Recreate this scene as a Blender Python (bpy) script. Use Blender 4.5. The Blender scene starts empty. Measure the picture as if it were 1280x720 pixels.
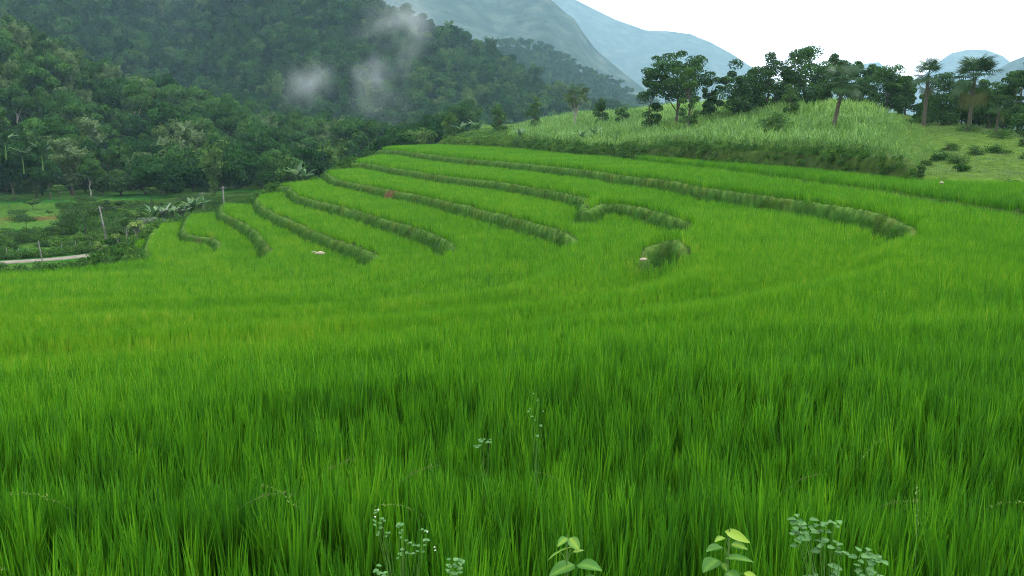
import bpy, math, random
import numpy as np
from mathutils import Vector, Matrix, Euler

R = math.radians
random.seed(7)
rng = np.random.default_rng(7)
S = bpy.context.scene
COL = S.collection

# ------------------------------------------------------------------ camera
F = 1108.0                      # focal length in photograph pixels (1280 wide)
PITCH = math.atan((360 - 150) / F)
cam_d = bpy.data.cameras.new('camera')
cam = bpy.data.objects.new('camera', cam_d)
COL.objects.link(cam)
cam_d.sensor_width = 36
cam_d.lens = 36 * F / 1280
cam_d.clip_start = 0.05
cam_d.clip_end = 30000
cam.rotation_euler = (R(90) - PITCH, 0, 0)
S.camera = cam

# ------------------------------------------------------------------ world, sun, exposure
SUN_EL, SUN_AZ = R(52), R(60)           # azimuth clockwise from +Y (view direction)
w = bpy.data.worlds.new('World')
S.world = w
w.use_nodes = True
nt = w.node_tree
nt.nodes.clear()
sky = nt.nodes.new('ShaderNodeTexSky')
sky.sky_type = 'NISHITA'
sky.sun_disc = False
sky.sun_elevation = SUN_EL
sky.sun_rotation = SUN_AZ
sky.air_density = 1.0
sky.dust_density = 4.0
mixc = nt.nodes.new('ShaderNodeMix')
mixc.data_type = 'RGBA'
mixc.inputs[0].default_value = 0.72
mixc.inputs[7].default_value = (15.5, 15.2, 14.8, 1)      # even cloud cover
nt.links.new(sky.outputs[0], mixc.inputs[6])
bg = nt.nodes.new('ShaderNodeBackground')
bg.inputs[1].default_value = 0.12
wo = nt.nodes.new('ShaderNodeOutputWorld')
nt.links.new(mixc.outputs[2], bg.inputs[0])
nt.links.new(bg.outputs[0], wo.inputs[0])

sd_ = bpy.data.lights.new('sun', 'SUN')
sd_.energy = 1.1
sd_.angle = R(14)
sd_.color = (1.0, 0.96, 0.88)
sun = bpy.data.objects.new('sun', sd_)
COL.objects.link(sun)
sdir = Vector((math.sin(SUN_AZ) * math.cos(SUN_EL), math.cos(SUN_AZ) * math.cos(SUN_EL), math.sin(SUN_EL)))
sun.rotation_euler = sdir.to_track_quat('Z', 'Y').to_euler()
sun.location = sdir * 300

S.view_settings.view_transform = 'Standard'
S.view_settings.look = 'None'
S.view_settings.gamma = 1
S.view_settings.use_curve_mapping = False
S.view_settings.exposure = 1.2
c = S.cycles
c.max_bounces = 6
c.diffuse_bounces = 3
c.glossy_bounces = 1
c.transmission_bounces = 3
c.transparent_max_bounces = 4
c.volume_bounces = 1
c.filter_width = 1.0
c.use_denoising = True
c.denoising_prefilter = 'NONE'
c.sample_clamp_indirect = 4
c.use_adaptive_sampling = True
c.adaptive_threshold = 0.02

# ------------------------------------------------------------------ helpers
def ray(px, py):
    u, v = (px - 640) / F, (360 - py) / F
    cp, sp = math.cos(PITCH), math.sin(PITCH)
    return np.array([u, cp + v * sp, -sp + v * cp])

def on_z(px, py, z):
    d = ray(px, py)
    return d * (z / d[2])

def at_y(px, py, Y):
    d = ray(px, py)
    return d * (Y / d[1])

def tag(o, label=None, cat=None, group=None, kind=None):
    if label: o['label'] = label
    if cat: o['category'] = cat
    if group: o['group'] = group
    if kind: o['kind'] = kind
    return o

def mesh_np(name, V, faces, mat=None, attrs=None, smooth=False):
    """V (n,3); faces: list of arrays each (m,k)"""
    me = bpy.data.meshes.new(name)
    V = np.asarray(V, dtype=np.float32)
    me.vertices.add(len(V))
    me.vertices.foreach_set('co', V.ravel())
    faces = [np.asarray(f, dtype=np.int32) for f in faces if len(f)]
    nl = sum(f.size for f in faces)
    nf = sum(len(f) for f in faces)
    me.loops.add(nl)
    me.loops.foreach_set('vertex_index', np.concatenate([f.ravel() for f in faces]))
    me.polygons.add(nf)
    tot = np.concatenate([np.full(len(f), f.shape[1], dtype=np.int32) for f in faces])
    st = np.concatenate([[0], np.cumsum(tot)[:-1]]).astype(np.int32)
    me.polygons.foreach_set('loop_start', st)
    me.polygons.foreach_set('loop_total', tot)
    if smooth:
        me.polygons.foreach_set('use_smooth', np.ones(nf, dtype=bool))
    for k, a in (attrs or {}).items():
        a = np.asarray(a, dtype=np.float32)
        if a.ndim == 1:
            at = me.attributes.new(k, 'FLOAT', 'POINT')
            at.data.foreach_set('value', a)
        else:
            at = me.attributes.new(k, 'FLOAT_COLOR', 'POINT')
            at.data.foreach_set('color', np.c_[a, np.ones(len(a))].astype(np.float32).ravel())
    me.update()
    me.validate()
    if mat: me.materials.append(mat)
    return me

def link(name, me, parent=None, loc=None):
    o = bpy.data.objects.new(name, me)
    COL.objects.link(o)
    if parent: o.parent = parent
    if loc is not None: o.location = loc
    return o

def empty(name, loc=(0, 0, 0), rz=0, sc=1.0):
    o = bpy.data.objects.new(name, None)
    COL.objects.link(o)
    o.location = loc
    o.rotation_euler = (0, 0, rz)
    o.scale = (sc, sc, sc)
    o.empty_display_size = 0.2
    return o

def _hash(ix, iy, seed):
    n = (ix.astype(np.int64) * 374761393 + iy.astype(np.int64) * 668265263 + seed * 1442695041) & 0xffffffff
    n = ((n ^ (n >> 13)) * 1274126177) & 0xffffffff
    return ((n ^ (n >> 16)) & 0xffffff) / float(0xffffff)

def vnoise(x, y, seed=0):
    x = np.asarray(x, float); y = np.asarray(y, float)
    ix, iy = np.floor(x), np.floor(y)
    fx, fy = x - ix, y - iy
    fx = fx * fx * (3 - 2 * fx); fy = fy * fy * (3 - 2 * fy)
    a = _hash(ix, iy, seed); b = _hash(ix + 1, iy, seed)
    c_ = _hash(ix, iy + 1, seed); d = _hash(ix + 1, iy + 1, seed)
    return (a + (b - a) * fx) * (1 - fy) + (c_ + (d - c_) * fx) * fy

def fbm(x, y, seed=0, o=4):
    s = 0; a = 0.5; t = 0
    for i in range(o):
        s = s + a * vnoise(x * 2 ** i, y * 2 ** i, seed + i); t += a; a *= 0.5
    return s / t * 2 - 1

def sstep(t):
    t = np.clip(t, 0, 1)
    return t * t * (3 - 2 * t)

# ------------------------------------------------------------------ materials
def new_mat(name):
    m = bpy.data.materials.new(name)
    m.use_nodes = True
    m.node_tree.nodes.clear()
    return m, m.node_tree

def ramp(nt, stops):
    r = nt.nodes.new('ShaderNodeValToRGB')
    e = r.color_ramp.elements
    while len(e) > 1: e.remove(e[0])
    e[0].position = stops[0][0]; e[0].color = (*stops[0][1], 1)
    for p, c_ in stops[1:]:
        k = e.new(p); k.color = (*c_, 1)
    return r

def math_node(nt, op, a, b=None):
    n = nt.nodes.new('ShaderNodeMath'); n.operation = op
    for i, x in enumerate((a, b)):
        if x is None: continue
        if isinstance(x, (int, float)): n.inputs[i].default_value = x
        else: nt.links.new(x, n.inputs[i])
    return n.outputs[0]

def leaf_mat(name, stops, transl=0.3, gloss=0.04, rough=0.45, inst=False, obj_rand=0.0, noise_scale=None, vmul=0.5):
    """leaf surface: colour from a per-leaf random value, an instance tint and/or the object's own random value"""
    m, nt = new_mat(name)
    at = nt.nodes.new('ShaderNodeAttribute'); at.attribute_name = 'v'
    val = at.outputs['Fac']
    if inst:
        ai = nt.nodes.new('ShaderNodeAttribute'); ai.attribute_type = 'INSTANCER'; ai.attribute_name = 'tint'
        val = math_node(nt, 'ADD', math_node(nt, 'MULTIPLY', math_node(nt, 'SUBTRACT', val, 0.5), vmul), math_node(nt, 'ADD', ai.outputs['Fac'], 0.225))
    if obj_rand:
        oi = nt.nodes.new('ShaderNodeObjectInfo')
        val = math_node(nt, 'ADD', math_node(nt, 'MULTIPLY', val, 1 - obj_rand), math_node(nt, 'MULTIPLY', oi.outputs['Random'], obj_rand))
    if noise_scale:
        g = nt.nodes.new('ShaderNodeNewGeometry')
        nz = nt.nodes.new('ShaderNodeTexNoise'); nz.inputs['Scale'].default_value = noise_scale
        nt.links.new(g.outputs['Position'], nz.inputs['Vector'])
        val = math_node(nt, 'ADD', val, math_node(nt, 'MULTIPLY', math_node(nt, 'SUBTRACT', nz.outputs[0], 0.5), 0.7))
    r = ramp(nt, stops)
    nt.links.new(val, r.inputs[0])
    d = nt.nodes.new('ShaderNodeBsdfDiffuse')
    nt.links.new(r.outputs[0], d.inputs[0])
    last = d.outputs[0]
    if transl:
        t = nt.nodes.new('ShaderNodeBsdfTranslucent')
        nt.links.new(r.outputs[0], t.inputs[0])
        mx = nt.nodes.new('ShaderNodeMixShader'); mx.inputs[0].default_value = transl
        nt.links.new(last, mx.inputs[1]); nt.links.new(t.outputs[0], mx.inputs[2]); last = mx.outputs[0]
    if gloss:
        g = nt.nodes.new('ShaderNodeBsdfGlossy'); g.inputs['Roughness'].default_value = rough
        g.inputs[0].default_value = (0.8, 0.9, 0.9, 1)
        mx = nt.nodes.new('ShaderNodeMixShader'); mx.inputs[0].default_value = gloss
        nt.links.new(last, mx.inputs[1]); nt.links.new(g.outputs[0], mx.inputs[2]); last = mx.outputs[0]
    o = nt.nodes.new('ShaderNodeOutputMaterial')
    nt.links.new(last, o.inputs[0])
    return m

def plain_mat(name, stops, scale=5.0, rough=0.9, attr=None, bump=0.0, detail=6, bump_scale=None, bump_dist=0.1):
    m, nt = new_mat(name)
    g = nt.nodes.new('ShaderNodeNewGeometry')
    nz = nt.nodes.new('ShaderNodeTexNoise'); nz.inputs['Scale'].default_value = scale; nz.inputs['Detail'].default_value = detail
    nt.links.new(g.outputs['Position'], nz.inputs['Vector'])
    b = nt.nodes.new('ShaderNodeBsdfPrincipled')
    b.inputs['Roughness'].default_value = rough
    b.inputs['Specular IOR Level'].default_value = 0.0 if 'cover' in name else 0.15
    if attr:
        at = nt.nodes.new('ShaderNodeAttribute'); at.attribute_name = attr
        mx = nt.nodes.new('ShaderNodeMix'); mx.data_type = 'RGBA'; mx.blend_type = 'MULTIPLY'
        mx.inputs[0].default_value = 1
        r = ramp(nt, stops)
        nt.links.new(nz.outputs[0], r.inputs[0])
        nt.links.new(at.outputs['Color'], mx.inputs[6]); nt.links.new(r.outputs[0], mx.inputs[7])
        nt.links.new(mx.outputs[2], b.inputs['Base Color'])
    else:
        r = ramp(nt, stops)
        nt.links.new(nz.outputs[0], r.inputs[0]); nt.links.new(r.outputs[0], b.inputs['Base Color'])
    if bump:
        n2 = nt.nodes.new('ShaderNodeTexNoise'); n2.inputs['Scale'].default_value = bump_scale or scale * 3; n2.inputs['Detail'].default_value = 5
        nt.links.new(g.outputs['Position'], n2.inputs['Vector'])
        bp = nt.nodes.new('ShaderNodeBump'); bp.inputs['Strength'].default_value = bump; bp.inputs['Distance'].default_value = bump_dist
        nt.links.new(n2.outputs[0], bp.inputs['Height']); nt.links.new(bp.outputs[0], b.inputs['Normal'])
    o = nt.nodes.new('ShaderNodeOutputMaterial')
    nt.links.new(b.outputs[0], o.inputs[0])
    return m

M_ground = plain_mat('ground_cover', [(0.3, (0.6, 0.6, 0.6)), (0.7, (1.35, 1.35, 1.25))], 1.3, attr='tint', bump=0.6, bump_scale=9)
M_hill = plain_mat('hill_cover', [(0.3, (0.006, 0.022, 0.006)), (0.7, (0.02, 0.05, 0.012))], 0.25, bump=1.0, bump_scale=0.6, bump_dist=2)
M_far = plain_mat('far_slope_cover', [(0.3, (0.008, 0.02, 0.012)), (0.52, (0.026, 0.045, 0.028)), (0.72, (0.07, 0.09, 0.06))], 0.02, detail=9, bump=1.0, bump_scale=0.05, bump_dist=16)
M_bark = plain_mat('bark', [(0.3, (0.03, 0.03, 0.02)), (0.7, (0.075, 0.07, 0.05))], 4)
M_palebark = plain_mat('pale_bark', [(0.3, (0.12, 0.12, 0.1)), (0.7, (0.25, 0.24, 0.2))], 4)
M_concrete = plain_mat('concrete', [(0.3, (0.09, 0.095, 0.088)), (0.7, (0.15, 0.15, 0.14))], 3)
M_road = plain_mat('road_concrete', [(0.3, (0.12, 0.11, 0.085)), (0.7, (0.2, 0.185, 0.155))], 1.5)
M_stone = plain_mat('pale_stone', [(0.3, (0.16, 0.14, 0.09)), (0.7, (0.3, 0.27, 0.2))], 6)
M_soil = plain_mat('red_soil', [(0.3, (0.12, 0.035, 0.015)), (0.7, (0.3, 0.1, 0.05))], 1.2, bump=0.6)
M_palmtrunk = plain_mat('palm_bark', [(0.3, (0.035, 0.035, 0.024)), (0.7, (0.085, 0.08, 0.055))], 6)
M_wire = plain_mat('cable_rubber', [(0.3, (0.02, 0.02, 0.02)), (0.7, (0.04, 0.04, 0.04))], 5)

RICE_STOPS = [(0.0, (0.014, 0.070, 0.005)), (0.35, (0.043, 0.165, 0.006)), (0.65, (0.088, 0.26, 0.008)), (0.9, (0.19, 0.30, 0.015)), (1.0, (0.32, 0.36, 0.05))]
M_rice = leaf_mat('rice_leaf', RICE_STOPS, transl=0.30, gloss=0.008, rough=0.4, inst=True, vmul=0.62)
M_bank = leaf_mat('bank_grass_leaf', [(0.0, (0.015, 0.065, 0.007)), (0.45, (0.038, 0.125, 0.012)), (0.75, (0.08, 0.195, 0.026)), (1.0, (0.20, 0.31, 0.07))], 0.3, gloss=0.005, inst=True)
M_cane = leaf_mat('cane_leaf', [(0.0, (0.04, 0.11, 0.018)), (0.5, (0.11, 0.235, 0.04)), (0.8, (0.22, 0.37, 0.07)), (1.0, (0.33, 0.44, 0.09))], 0.3, gloss=0.025, rough=0.4, inst=True)
M_weed = leaf_mat('scrub_leaf', [(0.0, (0.018, 0.055, 0.01)), (0.5, (0.045, 0.12, 0.018)), (1.0, (0.12, 0.22, 0.035))], 0.3, gloss=0.005, inst=True)
M_past = leaf_mat('pasture_leaf', [(0.0, (0.03, 0.08, 0.012)), (0.5, (0.068, 0.135, 0.02)), (1.0, (0.13, 0.185, 0.04))], 0.3, inst=True)
M_forest = leaf_mat('forest_leaf', [(0.0, (0.006, 0.026, 0.007)), (0.4, (0.016, 0.054, 0.012)), (0.75, (0.038, 0.10, 0.02)), (1.0, (0.085, 0.13, 0.035))], 0.15, gloss=0.0, inst=True)
M_tree = leaf_mat('tree_leaf', [(0.0, (0.008, 0.032, 0.008)), (0.5, (0.024, 0.072, 0.014)), (1.0, (0.06, 0.135, 0.026))], 0.2, gloss=0.0, obj_rand=0.55)
M_dark = leaf_mat('dark_leaf', [(0.0, (0.010, 0.034, 0.008)), (0.5, (0.024, 0.068, 0.014)), (1.0, (0.052, 0.125, 0.026))], 0.3, gloss=0.008)
M_mid = leaf_mat('mid_leaf', [(0.0, (0.018, 0.05, 0.012)), (0.5, (0.035, 0.09, 0.018)), (1.0, (0.08, 0.16, 0.03))], 0.3, gloss=0.006)
M_lime = leaf_mat('lime_leaf', [(0.0, (0.05, 0.11, 0.015)), (0.5, (0.11, 0.2, 0.03)), (1.0, (0.24, 0.32, 0.06))], 0.3, gloss=0.03)
M_olive = leaf_mat('olive_leaf', [(0.0, (0.018, 0.042, 0.01)), (0.5, (0.04, 0.085, 0.018)), (1.0, (0.08, 0.135, 0.03))], 0.3, gloss=0.02)
M_palm = leaf_mat('palm_leaf', [(0.0, (0.012, 0.036, 0.012)), (0.5, (0.028, 0.07, 0.02)), (1.0, (0.065, 0.12, 0.035))], 0.25, gloss=0.02, rough=0.4)
M_straw = leaf_mat('dead_leaf', [(0.0, (0.05, 0.07, 0.02)), (1.0, (0.12, 0.14, 0.05))], 0.2, gloss=0.0)
M_banana = leaf_mat('banana_leaf', [(0.0, (0.03, 0.08, 0.025)), (0.5, (0.07, 0.15, 0.05)), (1.0, (0.16, 0.25, 0.1))], 0.35, gloss=0.03)
M_pale = leaf_mat('pale_leaf', [(0.0, (0.05, 0.09, 0.05)), (1.0, (0.14, 0.18, 0.12))], 0.2, gloss=0.03)
M_bean = leaf_mat('bean_leaf', [(0.0, (0.025, 0.095, 0.012)), (0.5, (0.062, 0.17, 0.025)), (1.0, (0.20, 0.31, 0.03))], 0.3, gloss=0.012)
M_clover = leaf_mat('small_weed_leaf', [(0.0, (0.03, 0.10, 0.025)), (1.0, (0.09, 0.20, 0.065))], 0.25, gloss=0.012)
M_petal = leaf_mat('white_petal', [(0.0, (0.4, 0.42, 0.35)), (1.0, (0.55, 0.55, 0.5))], 0.2, gloss=0.0)
M_stem = plain_mat('green_stem', [(0.3, (0.04, 0.1, 0.02)), (0.7, (0.08, 0.16, 0.035))], 30)

# ------------------------------------------------------------------ terrain: terraces as superlevel sets
CAN = 0.60                       # rice height
LV = {'T0': -2.50, 'T1': -2.92, 'T2': -3.36, 'T3': -3.84, 'L0': -4.35, 'L1': -5.30, 'L2': -6.20, 'L3': -7.10,
      'L4': -8.00, 'L5': -8.85, 'L6': -9.70, 'L7': -10.40, 'L8': -11.0}
VALLEY = -15.5

def polyline(far, near, zup):
    """far: pixels of the riser's upper edge facing the camera; near: pixels of the rice edge on the camera's side"""
    P = [on_z(x, y, zup)[:2] for x, y in far]
    fl = [1.0] * len(P)
    N = [on_z(x, y, zup + CAN)[:2] for x, y in near]
    if far: P.append(P[-1] + (P[-1] - P[-2]) * 0.04); fl.append(0.0)
    P += N; fl += [0.0] * len(N)
    return P, fl

FARC = [
 ('L0', 'L1', [(487,187),(519,192),(566,198),(612,202),(660,206),(700,211),(736,214),(774,221),(836,227),(867,235),(930,244),(992,252),(1040,260),(1066,264),(1099,271),(1121,281),(1139,290),(1138,301),(1128,310)],
  [(1126,315),(1112,324),(1060,340),(980,354),(880,369),(780,382),(640,394),(500,405),(400,413),(270,422),(130,431),(0,437)]),
 ('L1', 'L2', [(450,203),(475,209),(519,216),(566,223),(612,228),(660,235),(690,240),(711,245),(735,252),(722,262),(730,268),(745,263),(752,256),(783,258),(817,266),(842,275),(871,288)],
  [(884,296),(892,306),(888,324),(850,341),(800,353),(700,367),(600,378),(500,385),(400,391),(270,399),(130,405),(0,410)]),
 ('L2', 'L3', [(408,212),(409,222),(425,227),(475,237),(519,245),(566,256),(612,267),(659,280),(690,288),(704,294),(715,301),(719,310)],
  [(718,318),(700,334),(650,349),(580,360),(500,367),(400,375),(250,381),(100,387),(0,391)]),
 ('L3', 'L4', [(359,231),(362,241),(375,248),(403,255),(434,262),(475,275),(519,287),(550,300),(564,310),(569,319)],
  [(570,324),(550,337),(500,349),(420,356),(300,363),(150,368),(0,372)]),
 ('L4', 'L5', [(319,241),(319,255),(337,267),(369,281),(409,300),(441,309),(464,320),(475,329)],
  [(477,333),(462,341),(420,347),(350,351),(250,355),(120,358),(0,360)]),
 ('L5', 'L6', [(279,251),(273,266),(285,272),(299,278),(314,288),(326,302),(333,312),(339,322)],
  [(343,327),(335,336),(290,343),(220,346),(100,349),(0,351)]),
 ('L6', 'L7', [(243,264),(227,281),(230,296),(250,298),(268,299),(272,308),(270,320)],
  [(262,327),(230,335),(170,339),(80,342),(0,344)]),
 ('L7', 'L8', [(206,280),(180,303),(181,318),(192,325)],
  [(200,332),(160,335),(90,337),(0,339)]),
]
NEARC = [
 ('T0', 'T1', [(-400,640),(0,612),(400,592),(800,600),(1280,640),(1700,680)]),
 ('T1', 'T2', [(-400,520),(0,500),(200,483),(400,463),(640,440),(860,436),(1050,446),(1280,470),(1700,500)]),
 ('T2', 'T3', [(-400,490),(0,470),(300,449),(640,416),(900,405),(1280,420),(1700,440)]),
 ('T3', 'L0', [(-400,462),(0,451),(300,431),(500,413),(700,404),(900,388),(1280,384),(1700,395)]),
]
CONT = []       # (segA, segB, flags, polygon, step)
def add_contour(P, fl, close, step, kind):
    P = np.array(P, float); fl = np.array(fl, float)
    # smooth the drawn line (Chaikin, twice)
    for _ in range(2):
        Q = [P[0]]; g = [fl[0]]
        for i in range(len(P) - 1):
            Q += [P[i] * .75 + P[i+1] * .25, P[i] * .25 + P[i+1] * .75]; g += [fl[i] * .75 + fl[i+1] * .25, fl[i] * .25 + fl[i+1] * .75]
        Q.append(P[-1]); g.append(fl[-1]); P = np.array(Q); fl = np.array(g)
    poly = np.vstack([P, np.array(close, float)])
    CONT.append(dict(P=P, fl=fl, poly=poly, step=step, kind=kind))
for up, lo, near in NEARC:
    P = [on_z(x, y, LV[up] + CAN)[:2] for x, y in near]
    a, b = P[0], P[-1]
    P = [np.array([-120, a[1] + 1])] + P + [np.array([120, b[1] - 1])]
    add_contour(P, [0] * len(P), [(400, b[1]), (400, 9000), (-400, 9000), (-400, a[1])], LV[up] - LV[lo], 'near')
for up, lo, far, near in FARC:
    P, fl = polyline(far, near, LV[up])
    a, b = P[0], P[-1]
    d = a - P[1]; d = d / np.linalg.norm(d)
    P = [a + np.array([-80, 30])] + P + [b + np.array([-80, 0])]
    fl = [1] + fl + [0]
    add_contour(P, fl, [(-400, P[-1][1]), (-400, P[0][1])], LV[up] - LV[lo], 'far')

R0 = [on_z(x, y, -4.2)[:2] for x, y in [(530,180.5),(560,183),(600,184.5),(650,188),(720,196),(760,198),(785,202),(815,202),(850,206),(900,211),(1000,219),(1075,228),(1135,236),(1160,238),(1280,241),(1450,246)]]
R0 = [R0[0] + np.array([-6, 90])] + R0 + [R0[-1] + np.array([150, 0])]
R0B = [on_z(x, y, -4.0)[:2] for x, y in [(790,200),(815,203.5),(900,212.5),(1000,226),(1100,240),(1180,252.5),(1280,270),(1400,290)]]
R0B = [R0B[0] + np.array([0, 8])] + R0B + [R0B[-1] + np.array([60, -4])]
VC = [(-9, 400), (-9, 175), (-11, 150), (-18.5, 138), (-19.7, 122), (-19.5, 110), (-22, 103), (-25, 96), (-27, 91), (-30, 92), (-32, 90), (-34.5, 87), (-33.5, 78), (-28.5, 68), (-33, 63.5), (-38, 62), (-60, 58), (-250, 50)]

def sdist(P, poly, fl, X, Y, chunk=60000):
    """signed distance (positive inside poly), nearest flag"""
    n = len(X); out = np.empty(n); of = np.empty(n)
    A = P[:-1]; B = P[1:]; D = B - A; L2 = (D ** 2).sum(1) + 1e-12
    x1 = poly[:, 0]; y1 = poly[:, 1]; x2 = np.roll(x1, -1); y2 = np.roll(y1, -1)
    for s in range(0, n, chunk):
        x = X[s:s+chunk, None]; y = Y[s:s+chunk, None]
        t = np.clip(((x - A[:, 0]) * D[:, 0] + (y - A[:, 1]) * D[:, 1]) / L2, 0, 1)
        d2 = (x - A[:, 0] - t * D[:, 0]) ** 2 + (y - A[:, 1] - t * D[:, 1]) ** 2
        k = d2.argmin(1); r = np.arange(len(k))
        d = np.sqrt(d2[r, k])
        of[s:s+chunk] = fl[k]
        cr = ((y1 > y) != (y2 > y)) & (x < (x2 - x1) * (y - y1) / (y2 - y1 + 1e-12) + x1)
        ins = cr.sum(1) % 2 == 1
        out[s:s+chunk] = np.where(ins, d, -d)
    return out, of

def big(P, close):
    P = np.array(P, float)
    return P, np.vstack([P, np.array(close, float)]), np.ones(len(P))
R0p = big(R0, [(500, 60), (500, 3000), (-15, 3000)])
R0Bp = big(R0B, [(500, 30), (500, 3000), (R0B[0][0], 3000)])
VCp = big(VC, [(-3000, 50), (-3000, 400)])
PIT = np.array([on_z(x, y, LV['L2'] + 0.85)[:2] for x, y in [(806,324),(814,315),(826,311),(842,316),(854,325)]])

def knoll_par(X, Y):
    px = 640 + F * X / np.maximum(Y, 1)
    A = np.interp(px, [480, 540, 600, 700, 760, 850, 950, 1040, 1100, 1180, 1280, 1500], [0.3, 1.2, 2.0, 2.8, 3.2, 3.9, 4.1, 3.6, 3.2, 3.0, 2.0, 1.6])
    st = np.interp(px, [520, 600, 780, 840, 1120, 1150, 1300], [0.5, 0.8, 0.8, 1.4, 1.4, 0.6, 0.5])
    return A, st, px

def terrain(X, Y):
    X = np.asarray(X, float); Y = np.asarray(Y, float)
    wob = 0.24 * fbm(X * 0.6, Y * 0.6, 3, 3) + 0.13 * fbm(X * 2.4, Y * 2.4, 5, 2)
    z = np.full(len(X), LV['T0'])
    bund = np.zeros(len(X)); riser = np.zeros(len(X)); ricegap = np.zeros(len(X), bool)
    level = np.zeros(len(X))
    for i, c_ in enumerate(CONT):
        s, f = sdist(c_['P'], c_['poly'], c_['fl'], X, Y)
        s = s + wob
        wd = 0.46 + (1.8 if c_['kind'] == 'far' else 0.5) * (1 - f)
        z -= c_['step'] * (0.5 * sstep(s / wd) + 0.5 * np.clip(s / wd, 0, 1))
        bz = np.exp(-((s + 0.16) / 0.14) ** 2) * f
        bund = np.maximum(bund, bz)
        riser = np.maximum(riser, ((s > -0.3 * f - 0.02) & (s < wd + 0.12)) * (f > 0.55) * 1.0)
        ricegap |= (s > -(0.04 + 0.34 * f)) & (s < wd + 0.05) & (f > 0.4)
        level += (s > 0)
    z += 0.12 * bund
    z += 0.9 * sstep((2.95 - Y) / 0.75)      # the bank the path runs on
    # short curved ledge cut in the terrace
    inpit, _ = sdist(PIT, np.vstack([PIT, on_z(872, 352, -6)[:2], on_z(785, 352, -6)[:2]]), np.ones(len(PIT)), X, Y)
    sl_ = inpit + 0.6 * wob
    an_ = X / np.maximum(Y, 1) * F + 640
    lat_ = sstep((an_ - 797) / 10) * sstep((876 - an_) / 30) * (Y > 20) * (Y < 60)
    z += 0.95 * (1 - np.clip((sl_ + 0.2) / 0.45, 0, 1)) * sstep(1.25 - np.abs(inpit) / 1.9) * lat_
    bund = np.maximum(bund, np.exp(-((sl_ + 0.3) / 0.15) ** 2) * lat_ * (np.abs(inpit) < 1.2))  # colour only here: paints a lit top edge along the ledge
    pr = (sl_ > -0.4) & (sl_ < 0.55) & (np.abs(inpit) < 0.75)
    riser = np.maximum(riser, pr * 1.0); ricegap |= pr | ((inpit > 0) & (inpit < 1.5))
    # strip behind the upper terrace, bank, knoll
    sb, _ = sdist(R0Bp[0], R0Bp[1], R0Bp[2], X, Y)
    z += 0.35 * sstep((sb + wob) / 0.35)
    gb = np.abs(sb + wob - 0.1) < 0.3
    ricegap |= gb
    s0, _ = sdist(R0p[0], R0p[1], R0p[2], X, Y)
    s0 = s0 + wob * 1.5
    A, st, px = knoll_par(X, Y)
    z += st * sstep(s0 / 0.9) + A * sstep(s0 / 38) * (s0 > 0)
    z += (s0 > 0) * 0.25 * fbm(X * 0.15, Y * 0.15, 11, 3) * np.clip(s0 / 6, 0, 1)
    z -= np.clip(s0 - 48, 0, 300) * 0.22
    # flank of the spur down to the valley
    sv, _ = sdist(VCp[0], VCp[1], VCp[2], X, Y)
    z -= np.clip(sv - 0.3, 0, 1000) * np.where(Y < 80, 0.42, 0.6)
    vf = VALLEY + 0.25 * fbm(X * 0.05, Y * 0.05, 21, 2) + np.clip((np.hypot(X, Y) - 140) / 40, 0, 1) * 1.0
    z = np.maximum(z, vf)
    # the wider land rises slowly far away
    z = np.where(Y > 330, np.minimum(z, VALLEY), z)
    return dict(z=z, bund=bund, riser=riser, gap=ricegap, level=level, s0=s0, sb=sb, sv=sv, px=px, valley=(z <= vf + 0.02) & (sv > 1))

def axis(lo, hi, step, out_lo, out_hi, n=45):
    c_ = np.arange(lo, hi + step / 2, step)
    a = lo - np.geomspace(step, lo - out_lo, n)[::-1]
    b = hi + np.geomspace(step, out_hi - hi, n)
    return np.concatenate([a, c_, b])
gx = axis(-46, 56, 0.24, -9000, 9000)
gy = np.concatenate([-np.geomspace(0.3, 400, 20)[::-1], np.arange(0, 20, 0.14), np.arange(20, 100, 0.22), np.arange(100, 160, 0.3), 160 + np.geomspace(0.5, 9000, 70)])
GX, GY = np.meshgrid(gx, gy)
T = terrain(GX.ravel(), GY.ravel())
Zg = T['z'].copy()
nx, ny = len(gx), len(gy)
tint = np.tile(np.array([0.028, 0.055, 0.014]), (nx * ny, 1))          # wet mud and stubble under rice
bank = np.array([0.02, 0.06, 0.009])
k = T['riser'] > 0
tint[k] = bank
bb = np.clip(T['bund'], 0, 1)[:, None] * 0.9
tint = tint * (1 - bb) + np.array([0.085, 0.145, 0.035]) * bb
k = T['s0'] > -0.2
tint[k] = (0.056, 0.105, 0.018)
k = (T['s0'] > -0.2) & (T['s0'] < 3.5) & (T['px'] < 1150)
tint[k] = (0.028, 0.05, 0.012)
k = (T['sv'] > 0.5)
tint[k] = (0.03, 0.065, 0.016)
XX, YY = GX.ravel(), GY.ravel()
k = T['valley']
fld = vnoise(XX * 0.06 + YY * 0.02, YY * 0.13, 40)
tint[k] = np.where(fld[k][:, None] > 0.55, np.array([[0.02, 0.085, 0.012]]), np.array([[0.04, 0.095, 0.016]]))
dd = np.hypot(XX, YY)
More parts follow.
